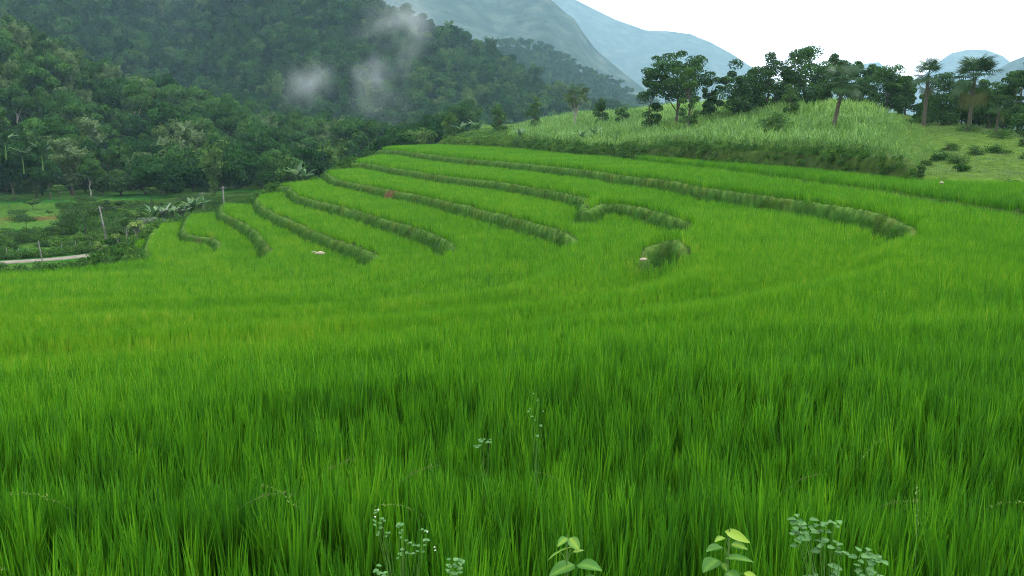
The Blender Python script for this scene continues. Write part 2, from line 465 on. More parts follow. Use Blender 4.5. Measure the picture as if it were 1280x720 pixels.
# bare red soil at the foot of the forest and a slip on two banks
sn = fbm(XX * 0.08, YY * 0.2, 50, 3)
k = T['valley'] & (np.abs(dd - 156 - 4 * fbm(XX * 0.05, XX * 0, 9, 2)) < 2.6 + 1.5 * sn) & (XX < -66)
tint[k] = (0.09, 0.045, 0.022)
for px_, py_, lv, r_ in ((483, 246, 'L3', 0.75), (231, 305, 'L7', 0.9), (236, 298, 'L6', 0.6)):
    p = on_z(px_, py_, LV[lv] + 0.45)
    k = (np.hypot((XX - p[0]) / 1.3, (YY - p[1]) / 1.6) < r_ * (1 + 0.6 * fbm(XX * 1.5, YY * 1.5, 91, 2))) & (T['riser'] > 0)
    tint[k] = (0.075, 0.05, 0.028)
k = (T['riser'] > 0) & (fbm(XX * 0.6, YY * 0.6, 77, 2) > 0.3)
tint[k & (T['s0'] < 0)] *= np.array([1.15, 0.95, 0.95])
idx = np.arange(nx * ny).reshape(ny, nx)
quads = np.stack([idx[:-1, :-1], idx[:-1, 1:], idx[1:, 1:], idx[1:, :-1]], -1).reshape(-1, 4)
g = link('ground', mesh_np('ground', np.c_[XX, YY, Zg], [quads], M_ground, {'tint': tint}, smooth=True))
tag(g, kind='structure')

def gz(x, y):
    """height of the ground sheet at points, from the grid"""
    x = np.atleast_1d(np.asarray(x, float)); y = np.atleast_1d(np.asarray(y, float))
    Z = Zg.reshape(ny, nx)
    i = np.clip(np.searchsorted(gx, x) - 1, 0, nx - 2); j = np.clip(np.searchsorted(gy, y) - 1, 0, ny - 2)
    fx = (x - gx[i]) / (gx[i+1] - gx[i]); fy = (y - gy[j]) / (gy[j+1] - gy[j])
    return (Z[j, i] * (1 - fx) + Z[j, i+1] * fx) * (1 - fy) + (Z[j+1, i] * (1 - fx) + Z[j+1, i+1] * fx) * fy

# road in the valley
def strip(name, pts, width, mat, dz=0.02, th=0.04):
    P = np.array(pts, float); V = []; 
    for i in range(len(P)):
        d = P[min(i+1, len(P)-1)] - P[max(i-1, 0)]; d /= np.linalg.norm(d); n = np.array([-d[1], d[0]])
        for s in (-1, 1):
            q = P[i] + n * s * width / 2
            V.append((q[0], q[1], 0))
    V = np.array(V); zz = gz(V[:, 0], V[:, 1]).reshape(-1, 2).max(1).repeat(2) + dz + th
    V[:, 2] = zz
    n = len(V); B = V.copy(); B[:, 2] -= th * 3
    V = np.vstack([V, B]); q = []
    for i in range(0, n - 2, 2):
        q += [(i, i+1, i+3, i+2), (i, i+2, n+i+2, n+i), (i+1, n+i+1, n+i+3, i+3)]
    return link(name, mesh_np(name, V, [q], mat))
rp = [np.array([-150, 70]), np.array([-90, 88]), np.array([-72, 92]), np.array([-57, 97]), np.array([-50, 101]), np.array([-44, 110]), np.array([-40, 124]), np.array([-36, 142]), np.array([-30, 165])]
for _ in range(2):
    Q = [rp[0]]
    for a, b in zip(rp[:-1], rp[1:]): Q += [a * .75 + b * .25, a * .25 + b * .75]
    rp = Q + [rp[-1]]
tag(strip('road', rp, 2.2, M_road), kind='structure')

# ------------------------------------------------------------------ hills
def hill(name, sky_px, dist, foot, back, drop, mat, nu=160, nv=60, rough=4.0, fold=0.0, seed=1, tree=0.0, crag=0.0, kind='structure'):
    """sheet from a foot line up to a skyline and down behind; returns samplers"""
    sx = np.array([p[0] for p in sky_px], float); sy = np.array([p[1] for p in sky_px], float)
    def P(px, t):
        # t 0 foot, 1 skyline, up to 1.6 behind
        u = (px - 640) / F
        D = np.interp(px, [d[0] for d in dist], [d[1] for d in dist])
        Fd = np.interp(px, [d[0] for d in foot], [d[1] for d in foot])
        Fz = np.interp(px, [d[0] for d in foot], [d[2] for d in foot])
        sk = np.interp(px, sx, sy)
        vz = (150 - sk) / F                      # slope of the sight line to the skyline
        top = vz * D - tree
        tt = np.clip(t, 0, 1)
        Y = Fd + (D - Fd) * t
        Z = Fz + (top - Fz) * (tt ** 1.15)
        Z = Z - np.clip(t - 1, 0, 9) * drop
        X = u * Y
        n = fbm(X / back, Y / back, seed, 5)
        fo = 1 - np.abs(fbm(X / (back * 1.3) + 0.4 * n, Z / (back * 2.4), seed + 9, 3))
        env = np.sin(np.clip(tt, 0, 1) * math.pi * 0.93 + 0.05)
        Z = Z + rough * n * (0.25 + env)
        Y2 = Y + fold * (fo - 0.7) * env
        if crag:
            Z = Z + crag * (np.abs(fbm(X / (back * .35), Y / (back * .35), seed + 3, 3)) - 0.2)
        return np.stack([X, Y2, Z], -1)
    U, Tt = np.meshgrid(np.linspace(sx[0], sx[-1], nu), np.linspace(0, 1.7, nv))
    V = P(U.ravel(), Tt.ravel())
    id_ = np.arange(nu * nv).reshape(nv, nu)
    q = np.stack([id_[:-1, :-1], id_[:-1, 1:], id_[1:, 1:], id_[1:, :-1]], -1).reshape(-1, 4)
    o = link(name, mesh_np(name, V, [q], mat, smooth=True))
    tag(o, kind=kind)
    return P

HA = hill('near_hillside', [(-500,-160),(-250,-60),(0,32),(60,62),(130,98),(180,116),(250,126),(330,146),(420,158),(500,176),(600,190)],
          [(-500,300),(0,290),(250,290),(600,320)], [(-500,140,-16),(0,160,-15.5),(150,168,-16),(300,190,-17),(480,230,-18),(600,240,-19)], 60, 40, M_hill, rough=5, fold=10, seed=4, tree=7)
HB = hill('forested_hill', [(-500,-240),(-200,-200),(0,-140),(120,-80),(200,-28),(240,3),(270,-14),(330,-46),(380,-45),(440,-18),(478,6),(520,26),(560,40),(600,58),(640,82),(680,106),(720,126),(770,144),(860,165)],
          [(-500,560),(0,600),(240,680),(480,600),(860,560)], [(-500,330,-30),(860,360,-30)], 90, 150, M_hill, nu=220, rough=9, fold=34, seed=14, tree=7)
HC = hill('wooded_ridge', [(480,80),(560,62),(600,56),(650,55),(690,65),(720,84),(760,102),(790,118),(850,142),(950,165)],
          [(480,1150),(950,1050)], [(480,760,-40),(950,760,-40)], 120, 200, M_hill, nu=160, rough=10, fold=30, seed=24, tree=6)
HD = hill('craggy_mountain', [(200,-190),(400,-130),(520,-50),(560,-25),(600,-3),(612,6),(622,12),(636,6),(652,3),(677,8),(690,15),(702,25),(715,33),(730,52),(740,66),(761,86),(780,101),(820,130),(880,160)],
          [(200,2400),(880,2200)], [(200,1350,-60),(880,1350,-60)], 420, 450, M_far, nu=460, nv=170, rough=34, fold=150, seed=34, crag=18)
HE = hill('far_mountain', [(380,-150),(560,-60),(640,-22),(677,-2),(715,8),(740,20),(770,33),(800,43),(830,45),(855,47),(880,57),(905,71),(925,84),(960,105),(1010,130),(1080,150)],
          [(380,4800),(1080,4500)], [(380,2900,-80),(1080,2900,-80)], 900, 700, M_far, nu=300, nv=110, rough=30, fold=160, seed=44, crag=10)
HF = hill('dome_mountain', [(980,120),(1030,92),(1060,83),(1085,80),(1100,92),(1120,104),(1140,97),(1155,82),(1172,70),(1190,66),(1215,66),(1235,73),(1260,92),(1330,130),(1420,150)],
          [(980,4800),(1420,4800)], [(980,3400,-80),(1420,3400,-80)], 600, 500, M_far, nu=220, nv=80, rough=8, fold=60, seed=54, crag=4)
HG = hill('green_slope', [(1150,150),(1200,112),(1225,92),(1245,80),(1262,73),(1285,66),(1340,46),(1420,20),(1600,-20)],
          [(1150,2600),(1600,2300)], [(1150,1500,-60),(1600,1300,-60)], 300, 300, M_far, nu=160, nv=90, rough=14, fold=40, seed=64, crag=8)

# ------------------------------------------------------------------ haze: one closed box, sky outside
def box_mesh(name, lo, hi, mat):
    x0, y0, z0 = lo; x1, y1, z1 = hi
    V = [(x0,y0,z0),(x1,y0,z0),(x1,y1,z0),(x0,y1,z0),(x0,y0,z1),(x1,y0,z1),(x1,y1,z1),(x0,y1,z1)]
    return mesh_np(name, V, [[(0,3,2,1),(4,5,6,7),(0,1,5,4),(1,2,6,5),(2,3,7,6),(3,0,4,7)]], mat)
mh, nth = new_mat('haze_air')
pv = nth.nodes.new('ShaderNodeVolumePrincipled')
pv.inputs['Color'].default_value = (0.47, 0.74, 0.95, 1)
pv.inputs['Density'].default_value = 0.00014
pv.inputs['Anisotropy'].default_value = 0.0
oo = nth.nodes.new('ShaderNodeOutputMaterial')
nth.links.new(pv.outputs[0], oo.inputs['Volume'])
allz = [Zg.min()]
for P_, sx0, sx1 in ((HB, -500, 860), (HD, 200, 880), (HE, 380, 1080), (HG, 1150, 1600), (HF, 980, 1420)):
    uu, tt_ = np.meshgrid(np.linspace(sx0, sx1, 120), np.linspace(0, 1.7, 60))
    q_ = P_(uu.ravel(), tt_.ravel()); allz += [q_[:, 2].max(), q_[:, 2].min()]
hz = link('haze', box_mesh('haze', (-9400, -700, min(allz) - 1), (9400, 9400, max(allz) + 12), mh))
tag(hz, kind='stuff')

# mist wisps on the forested hill
def wisp_mat(seed, dens):
    m, nt = new_mat('mist_vapour_%d' % seed)
    tc = nt.nodes.new('ShaderNodeTexCoord')
    ln = nt.nodes.new('ShaderNodeVectorMath'); ln.operation = 'LENGTH'
    nt.links.new(tc.outputs['Object'], ln.inputs[0])
    mp = nt.nodes.new('ShaderNodeMapping'); mp.inputs['Location'].default_value = (seed * 3.1, seed, 0)
    nt.links.new(tc.outputs['Object'], mp.inputs[0])
    nz = nt.nodes.new('ShaderNodeTexNoise'); nz.inputs['Scale'].default_value = 1.5; nz.inputs['Detail'].default_value = 4
    nt.links.new(mp.outputs[0], nz.inputs['Vector'])
    fall = math_node(nt, 'SUBTRACT', 1.0, ln.outputs['Value'])
    a = math_node(nt, 'ADD', math_node(nt, 'MULTIPLY', fall, 1.0), math_node(nt, 'MULTIPLY', math_node(nt, 'SUBTRACT', nz.outputs[0], 0.62), 2.6))
    a = math_node(nt, 'MULTIPLY', math_node(nt, 'MAXIMUM', a, 0.0), math_node(nt, 'MAXIMUM', fall, 0.0))
    a = math_node(nt, 'MULTIPLY', math_node(nt, 'POWER', a, 1.4), dens)
    p = nt.nodes.new('ShaderNodeVolumePrincipled')
    p.inputs['Color'].default_value = (0.88, 0.97, 1.0, 1)
    p.inputs['Anisotropy'].default_value = 0.0
    nt.links.new(a, p.inputs['Density'])
    o = nt.nodes.new('ShaderNodeOutputMaterial')
    nt.links.new(p.outputs[0], o.inputs['Volume'])
    return m
def ico(sub=3):
    import bmesh
    bm = bmesh.new(); bmesh.ops.create_icosphere(bm, subdivisions=sub, radius=1)
    V = np.array([v.co[:] for v in bm.verts]); Fc = np.array([[v.index for v in f.verts] for f in bm.faces]); bm.free()
    return V, Fc
ICV, ICF = ico(3)
for i, (px, py, Y, wx, wz, tilt, dens) in enumerate([(388,102,400,20,22,0.6,0.085),(457,86,400,17,23,-0.6,0.085),(480,132,400,24,26,-0.3,0.04),
                                              (503,18,470,34,22,0.5,0.07),(478,38,440,24,15,-0.2,0.06),(513,62,440,15,26,0.25,0.05)]):
    me = mesh_np('mist_wisp', ICV, [ICF], wisp_mat(i, dens))
    o = link('mist_wisp', me, loc=at_y(px, py, Y))
    o.scale = (wx, 10, wz); o.rotation_euler = (0, tilt, 0)
    tag(o, kind='stuff')

# ------------------------------------------------------------------ scatter by geometry nodes (for stuff only)
def scatter(name, pts, rot, scl, idx, tint, protos):
    pc = bpy.data.collections.new(name + '_kinds')
    for i, me in enumerate(protos):
        ob = bpy.data.objects.new('%s_kind_%02d' % (name, i), me)
        pc.objects.link(ob)
    me = bpy.data.meshes.new(name)
    n = len(pts)
    me.vertices.add(n); me.vertices.foreach_set('co', np.asarray(pts, np.float32).ravel())
    for nm, typ, key, arr in (('rot', 'FLOAT_VECTOR', 'vector', rot), ('scl', 'FLOAT_VECTOR', 'vector', scl), ('tint', 'FLOAT', 'value', tint), ('pick', 'INT', 'value', idx)):
        at = me.attributes.new(nm, typ, 'POINT')
        at.data.foreach_set(key, np.asarray(arr, np.int32 if typ == 'INT' else np.float32).ravel())
    o = link(name, me)
    ng = bpy.data.node_groups.new(name + '_nodes', 'GeometryNodeTree')
    ng.interface.new_socket('Geometry', in_out='INPUT', socket_type='NodeSocketGeometry')
    ng.interface.new_socket('Geometry', in_out='OUTPUT', socket_type='NodeSocketGeometry')
    gi = ng.nodes.new('NodeGroupInput'); go = ng.nodes.new('NodeGroupOutput')
    ip = ng.nodes.new('GeometryNodeInstanceOnPoints')
    ci = ng.nodes.new('GeometryNodeCollectionInfo'); ci.inputs['Collection'].default_value = pc
    ci.inputs['Separate Children'].default_value = True; ci.inputs['Reset Children'].default_value = True
    def na(nm, t):
        a = ng.nodes.new('GeometryNodeInputNamedAttribute'); a.data_type = t; a.inputs[0].default_value = nm
        return a.outputs[0]
    L = ng.links.new
    L(gi.outputs[0], ip.inputs['Points']); L(ci.outputs[0], ip.inputs['Instance'])
    ip.inputs['Pick Instance'].default_value = True
    L(na('pick', 'INT'), ip.inputs['Instance Index'])
    er = ng.nodes.new('FunctionNodeEulerToRotation')
    L(na('rot', 'FLOAT_VECTOR'), er.inputs[0]); L(er.outputs[0], ip.inputs['Rotation'])
    L(na('scl', 'FLOAT_VECTOR'), ip.inputs['Scale'])
    L(ip.outputs[0], go.inputs[0])
    md = o.modifiers.new('scatter', 'NODES'); md.node_group = ng
    tag(o, kind='stuff')
    return o

def blades(name, n, h, wd, spread, lean, curl, segs, seed, mat, hvar=0.25, r0=0.05, vbias=0.0, fold=0.0):
    """tuft of grass-like blades as one mesh"""
    r = np.random.default_rng(seed)
    V = []; Fq = []; Ft = []; at = []
    base = 0
    for i in range(n):
        az = r.uniform(0, 2 * math.pi); rr = r0 * math.sqrt(r.uniform(0, 1)); 
        L = h * (1 + hvar * r.uniform(-1, 0.4)); ln = abs(r.normal(lean, spread)); cu = curl * r.uniform(0.2, 1.6)
        bw = wd * r.uniform(0.7, 1.2); fa = az + r.uniform(-0.8, 0.8) + math.pi / 2
        sx, sy = math.cos(fa), math.sin(fa)
        p = np.array([rr * math.cos(az), rr * math.sin(az), 0.0]); th = ln
        v = min(1, max(0, r.normal(0.5 + vbias, 0.22))) if r.uniform() > 0.006 else 1.5
        for k in range(segs + 1):
            t = k / segs
            wk = bw * (0.55 + 0.9 * t if t < 0.45 else 0.955 * (1 - ((t - 0.45) / 0.55) ** 1.4)) * 0.5
            if k == segs:
                V.append(p.copy()); at.append(v)
            else:
                V.append(p + np.array([sx, sy, 0]) * wk); V.append(p - np.array([sx, sy, 0]) * wk); at += [v, v]
            th = ln + cu * (t + 1 / segs) ** 2
            p = p + L / segs * np.array([math.sin(th) * math.cos(az), math.sin(th) * math.sin(az), math.cos(th)])
        for k in range(segs - 1):
            b = base + 2 * k; Fq.append((b, b + 1, b + 3, b + 2))
        b = base + 2 * (segs - 1); Ft.append((b, b + 1, b + 2))
        base += 2 * segs + 1
    return mesh_np(name, V, [Fq, Ft], mat, {'v': at}, smooth=False)

# rice ----------------------------------------------------------------
rice_protos = [blades('rice_near', 29, 0.60, 0.0175, 0.07, 0.06, 0.10, 5, 100 + i, M_rice, 0.22, 0.032) for i in range(6)]
rice_protos += [blades('rice_mid', 18, 0.60, 0.0165, 0.08, 0.07, 0.12, 3, 200 + i, M_rice, 0.22, 0.03) for i in range(5)]
rice_protos += [blades('rice_far', 18, 0.62, 0.024, 0.08, 0.10, 0.15, 2, 300 + i, M_rice, 0.18, 0.13) for i in range(4)]

def jgrid(x0, x1, y0, y1, s, j, sy=None):
    sy = sy or s
    n = int((x1 - x0) / s) + 2; m = int((y1 - y0) / sy) + 2
    a, b = np.meshgrid(np.arange(n) * s + x0, np.arange(m) * sy + y0)
    a = a.ravel() + rng.uniform(-j, j, a.size) * s; b = b.ravel() + rng.uniform(-j, j, b.size) * sy
    a = a + 0.12 * np.sin(b * 0.5) + 0.10 * b          # planting lines bend a little
    return a, b
PX, PY, PK = [], [], []
for (d0, d1, s, kind) in ((2.6, 9, 0.155, 0), (9, 34, 0.165, 1), (34, 170, 0.33, 2)):
    x, y = jgrid(-0.62 * d1 - 5 - 0.1 * d1, 0.62 * d1 + 5, d0, d1, s if kind != 1 else 0.21, (0.2, 0.10, 0.35)[kind], None if kind != 1 else 0.12)
    k = (np.abs(x) < 0.60 * y + 3.8) & (y >= d0 * 0.999) & (y < d1) & (x > -75)
    PX.append(x[k]); PY.append(y[k]); PK.append(np.full(k.sum(), kind))
PX = np.concatenate(PX); PY = np.concatenate(PY); PK = np.concatenate(PK)
TR = terrain(PX, PY)
keep = (~TR['gap']) & (TR['s0'] < -0.25) & (TR['sv'] < -0.1) & (PX > -72)
keep &= rng.uniform(0, 1, len(PX)) > np.where(PY < 34, 0.07, 0.02)
PX, PY, PK = PX[keep], PY[keep], PK[keep]
lev = TR['level'][keep]; sbk = TR['sb'][keep]
hole = np.zeros(len(PX), bool)
for hx, hy in ((-1.4, 4.1), (0.62, 3.5), (0.75, 3.65), (1.9, 4.6), (-2.5, 5.6), (0.1, 5.2), (2.8, 6.2), (-0.6, 3.7)):
    hole |= np.hypot(PX - hx, (PY - hy) * 0.8) < 0.15
PX, PY, PK, lev, sbk = PX[~hole], PY[~hole], PK[~hole], lev[~hole], sbk[~hole]
n = len(PX)
pz = gz(PX, PY)
big_n = fbm(PX * 0.18, PY * 0.35, 60, 3); sm_n = fbm(PX * 1.1, PY * 1.1, 66, 2)
tin = 0.20 + 0.10 * big_n + 0.10 * sm_n + 0.07 * rng.normal(size=n) - 0.12 * (lev < 2) - 0.05 * (lev == 2)  # front terraces tinted darker, painting in the shade of gaps between blades
lvt = {4: 0.03, 5: 0.0, 6: 0.04, 7: 0.02, 8: 0.05, 9: 0.07, 10: 0.05, 11: 0.1}
for a, b in lvt.items(): tin[lev == a] += b
tin += np.clip((lev - 3) / 2, 0, 1) * 0.12
pxp = 640 + F * PX / PY
yl = (lev == 5) & (PY < 24) & (pxp < 500)
tin[yl] += 0.07 * np.clip((500 - pxp[yl]) / 120, 0, 1)
tin[sbk > 0] -= 0.08
nearw = np.clip((14 - PY) / 6, 0, 1)
hs = 1 + 0.08 * big_n + (0.03 + 0.06 * nearw) * sm_n + rng.normal(0, 1, n) * (0.045 + 0.03 * nearw)
hs *= np.where(lev == 0, 1.0, 0.97)
xyw = np.where(yl, 0.62, 1.0)
cnt = np.array([6, 5, 4]); off = np.array([0, 6, 11])
pick = off[PK] + (rng.integers(0, 1000, n) % cnt[PK])
lean = 0.08 + 0.05 * fbm(PX * 0.4, PY * 0.4, 88, 2)
la = 0.4 + 1.2 * fbm(PX * 0.15, PY * 0.15, 89, 2)
rot = np.c_[lean * np.sin(la) + rng.normal(0, 0.05, n), lean * np.cos(la) + rng.normal(0, 0.05, n), rng.uniform(0, 2 * math.pi, n)]
scatter('rice_crop', np.c_[PX, PY, pz - 0.02], rot, np.c_[hs * xyw, hs * xyw, hs], pick, tin, rice_protos)
print('rice hills', n)

# bank grass -----------------------------------------------------------
bk = [blades('bank_tuft', 26, 0.12, 0.011, 0.35, 0.5, 1.0, 3, 400 + i, M_bank, 0.5, 0.10) for i in range(4)]
x, y = jgrid(-60, 56, 8, 160, 0.15, 0.5)
k = (np.abs(x) < 0.60 * y + 1.2)
x, y = x[k], y[k]
x0_, y0_ = x, y
# keep cheaply: use the grid's riser mask
i = np.clip(np.searchsorted(gx, x) - 1, 0, nx - 2); j = np.clip(np.searchsorted(gy, y) - 1, 0, ny - 2)
RM = T['riser'].reshape(ny, nx); BR = tint.reshape(ny, nx, 3)
rm = np.maximum(np.maximum(RM[j, i], RM[j, i + 1]), np.maximum(RM[j + 1, i], RM[j + 1, i + 1]))
SV = T['sv'].reshape(ny, nx)[j, i]; S0 = T['s0'].reshape(ny, nx)[j, i]
bare = (BR[j, i, 0] > 0.115) & (BR[j, i, 1] < 0.08)
k = (rm > 0.35) & (SV < 1.0) & (S0 < 0.5) & (~bare) & (rng.uniform(0, 1, len(x)) < np.where(y > 70, 0.6, 1.0))
x, y = x[k], y[k]
n = len(x); z = gz(x, y)
e = 0.15
gxn = (gz(x + e, y) - gz(x - e, y)) / (2 * e); gyn = (gz(x, y + e) - gz(x, y - e)) / (2 * e)
sl = np.hypot(gxn, gyn)
tl = np.clip(sl * 0.6, 0, 0.95)
az = np.arctan2(-gyn, -gxn)
# tilt the tuft down-slope: rotate about the axis perpendicular to the slope
rotx = tl * -np.sin(az); roty = tl * np.cos(az)
on_top = T['bund'].reshape(ny, nx)[np.clip(np.searchsorted(gy, y) - 1, 0, ny - 2), np.clip(np.searchsorted(gx, x) - 1, 0, nx - 2)]
tn = 0.18 + 0.24 * fbm(x * 0.6, y * 0.6, 31, 3) + 0.12 * rng.normal(size=n) + 0.20 * (on_top > 0.45) + 0.12 * ((np.abs(x - 6) < 1.8) & (np.abs(y - 35.5) < 3))  # tufts on the ledge are tinted lighter to offset its shade
sc = (0.6 + 0.6 * rng.uniform(0, 1, n) ** 2) * (1 + 0.5 * fbm(x * .6, y * .6, 32, 2)) * np.where(on_top > 0.45, 0.7, 1)
scatter('bank_grass', np.c_[x, y, z - 0.02], np.c_[rotx, roty, rng.uniform(0, 6.28, n)], np.c_[sc, sc, sc], rng.integers(0, 4, n), tn, bk)
print('bank tufts', n)
x, y = jgrid(-5.5, 5.5, 1.0, 2.75, 0.12, 0.5); n = len(x)
scatter('path_grass', np.c_[x, y, gz(x, y)], np.c_[rng.normal(0, .2, n), rng.normal(0, .2, n), rng.uniform(0, 6.28, n)], np.c_[np.ones(n), np.ones(n), rng.uniform(0.6, 1.4, n)], rng.integers(0, 4, n), 0.25 + 0.12 * rng.normal(size=n), bk)

# leaf clumps ----------------------------------------------------------
def cards(cent, nrm, size, asp, r, jit=0.5):
    """rhombic leaves/leaf sprays at centres facing nrm"""
    n = len(cent)
    nr = nrm + r.normal(0, jit, (n, 3)); nr /= np.linalg.norm(nr, axis=1)[:, None] + 1e-9
    a = r.normal(0, 1, (n, 3)); t = np.cross(nr, a); t /= np.linalg.norm(t, axis=1)[:, None] + 1e-9
    b = np.cross(nr, t)
    s = (size * r.uniform(0.6, 1.3, n))[:, None]
    V = np.stack([cent + t * s, cent + b * s * asp, cent - t * s, cent - b * s * asp], 1).reshape(-1, 3)
    q = np.arange(4 * n).reshape(n, 4)
    return V, q
def lobes_crown(seed, rad, hz, z0, nl, n, size, asp=0.55, flat=0.8, lobe=0.45, jit=0.55, fill=0.25, full=False):
    r = np.random.default_rng(seed)
    L = []
    while len(L) < nl:
        p = r.uniform(-1, 1, 3)
        if (np.hypot(p[0], p[1]) ** 2 + p[2] ** 2 < 1) if not full else (np.hypot(p[0], p[1]) < (1 if p[2] < 0.2 else 1.1 - p[2] * .5)): L.append(p)
    L = np.array(L) * np.array([rad * .72, rad * .72, hz * .5 * .75]) + np.array([0, 0, z0 + hz * .5])
    lr = rad * lobe * r.uniform(0.65, 1.25, nl)
    k = r.integers(0, nl, n)
    d = r.normal(0, 1, (n, 3)); d[:, 2] += 0.35; d /= np.linalg.norm(d, axis=1)[:, None]
    rr = np.where(r.uniform(0, 1, n) < fill, r.uniform(0.3, 0.9, n), r.uniform(0.85, 1.08, n))
    c_ = L[k] + d * (lr[k] * rr)[:, None] * np.array([1, 1, flat])
    V, q = cards(c_, d, np.full(n, size), asp, r, jit)
    v = np.repeat(np.clip(r.normal(0.5, 0.2, n) + r.normal(0, 0.16, nl)[k], 0, 1), 4)
    return V, q, v, L, lr
def tube(pts, rads, sides=7):
    P = np.array(pts, float); V = []; q = []
    for i in range(len(P)):
        d = P[min(i+1, len(P)-1)] - P[max(i-1, 0)]; d /= np.linalg.norm(d) + 1e-9
        a = np.cross(d, [0.3, 1, 0.1] if abs(d[1]) < .9 else [1, 0, 0]); a /= np.linalg.norm(a); b = np.cross(d, a)
        for s in range(sides):
            th = 2 * math.pi * s / sides
            V.append(P[i] + rads[i] * (a * math.cos(th) + b * math.sin(th)))
    for i in range(len(P) - 1):
        for s in range(sides):
            q.append((i*sides+s, i*sides+(s+1) % sides, (i+1)*sides+(s+1) % sides, (i+1)*sides+s))
    return np.array(V), np.array(q)
def merge(parts):
    V = []; Q = []; o = 0
    for v, q in parts:
        V.append(v); Q.append(np.asarray(q) + o); o += len(v)
    return np.vstack(V), np.vstack(Q)
def limbs(seed, h, r, ends, top=None, fork=0.35):
    """tapered trunk with limbs reaching the clumps"""
    rr = np.random.default_rng(seed)
    top = top or h * 0.8
    P = [np.array([0, 0, -0.3])]
    for i in range(1, 7):
        P.append(np.array([rr.normal(0, r * .5) * i * .5, rr.normal(0, r * .5) * i * .5, top * i / 6]))
    parts = [tube(P, [r * 1.25] + [r * (1 - 0.75 * i / 6) for i in range(1, 7)])]
    for e_ in ends:
        t = rr.uniform(fork, 0.95); i = int(t * 6); s = P[i]
        e_ = np.array(e_)
        if e_[2] < s[2]: s = P[max(1, i - 2)]
        m1 = s * .6 + e_ * .4 + np.array([0, 0, 0.08 * h * rr.uniform(-.5, .5)])
        parts.append(tube([s, m1, e_], [r * .38, r * .25, r * .08], 5))
    return merge(parts)

# forest prototypes (used by the far wood and the near individuals)
def forest_tree_mesh(seed, kind, n, mat):
    if kind == 'round':  V, q, v, L, lr = lobes_crown(seed, 4.0, 5.5, 3.0, 13, n, 0.34, lobe=0.34)
    elif kind == 'tall': V, q, v, L, lr = lobes_crown(seed, 3.0, 8.0, 3.0, 14, n, 0.32, lobe=0.38)
    elif kind == 'flat': V, q, v, L, lr = lobes_crown(seed, 4.8, 3.6, 5.0, 16, n, 0.32, lobe=0.27, flat=0.55)
    elif kind == 'bush': V, q, v, L, lr = lobes_crown(seed, 3.2, 4.2, 0.6, 11, n, 0.30, lobe=0.38)
    else:   # feathery bamboo: arching plumes
        r = np.random.default_rng(seed); C = []; D = []
        nc = 26
        for i in range(nc):
            az = r.uniform(0, 6.28); sp = r.uniform(0.8, 3.4); hh = r.uniform(6, 9.5)
            m = n // nc
            t = r.uniform(0.25, 1, m)
            x = sp * t ** 2 * math.cos(az); y = sp * t ** 2 * math.sin(az); z = hh * np.sin(t * 1.45)
            C.append(np.stack([x, y, z], -1) + r.normal(0, 0.28, (m, 3))); 
            D.append(np.stack([np.full(m, math.cos(az)), np.full(m, math.sin(az)), np.full(m, 0.8)], -1))
        C = np.vstack(C); D = np.vstack(D)
        V, q = cards(C, D, np.full(len(C), 0.42), 0.3, r, 0.5)
        v = np.repeat(np.clip(r.normal(0.75, 0.2, len(C)), 0, 1), 4); L = C[:6]
    return mesh_np('crown', V, [q], mat, {'v': v}), L
kinds = ['round', 'round', 'tall', 'flat', 'round', 'bush', 'bamboo']
fproto = [forest_tree_mesh(500 + i, kd, 1900, M_forest)[0] for i, kd in enumerate(kinds)]

# near individuals + far mass
def sample_hill(P, x0, x1, t0, t1, n, seed):
    r = np.random.default_rng(seed)
    px = r.uniform(x0, x1, n); t = r.uniform(t0, t1, n)
    return px, t, P(px, t)
fp, fr, fs, fi, ft = [], [], [], [], []
def push(Pts, scale, pick, tn):
    n = len(Pts)
    fp.append(Pts); fi.append(pick); ft.append(tn)
    fs.append(np.c_[scale, scale, scale * rng.uniform(0.85, 1.2, n)]); fr.append(np.c_[np.zeros(n), np.zeros(n), rng.uniform(0, 6.28, n)])
def thin(P, dmin, seed):
    """drop points too close to one another"""
    cell = {}; keep = []
    for i, (x, y) in enumerate(P[:, :2]):
        d = dmin[i] if hasattr(dmin, '__len__') else dmin
        cx, cy = int(x // 8), int(y // 8); ok = True
        for a in (-1, 0, 1):
            for b in (-1, 0, 1):
                for (qx, qy) in cell.get((cx + a, cy + b), ()):
                    if (qx - x) ** 2 + (qy - y) ** 2 < d * d: ok = False
        if ok: keep.append(i); cell.setdefault((cx, cy), []).append((x, y))
    return np.array(keep)
# near hillside
px, t, P = sample_hill(HA, -230, 590, 0.0, 1.15, 9000, 1)
P[:, 2] = np.maximum(P[:, 2], gz(P[:, 0], P[:, 1]))
k = thin(P, 4.3, 1); px, t, P = px[k], t[k], P[k]
vis = (px > -10) & (px < 520)
order = np.argsort(np.where(vis, P[:, 1] + rng.uniform(0, 25, len(P)), 1e6))
IND = order[:285]; rest = order[285:]
IND_P = P[IND]; IND_px = px[IND]; IND_t = t[IND]
rp_ = P[rest]; m = len(rp_)
push(rp_, rng.uniform(0.75, 1.25, m), rng.choice(7, m, p=[.2, .18, .14, .14, .14, .05, .15]), 0.28 + 0.16 * rng.normal(size=m) * 0.8)
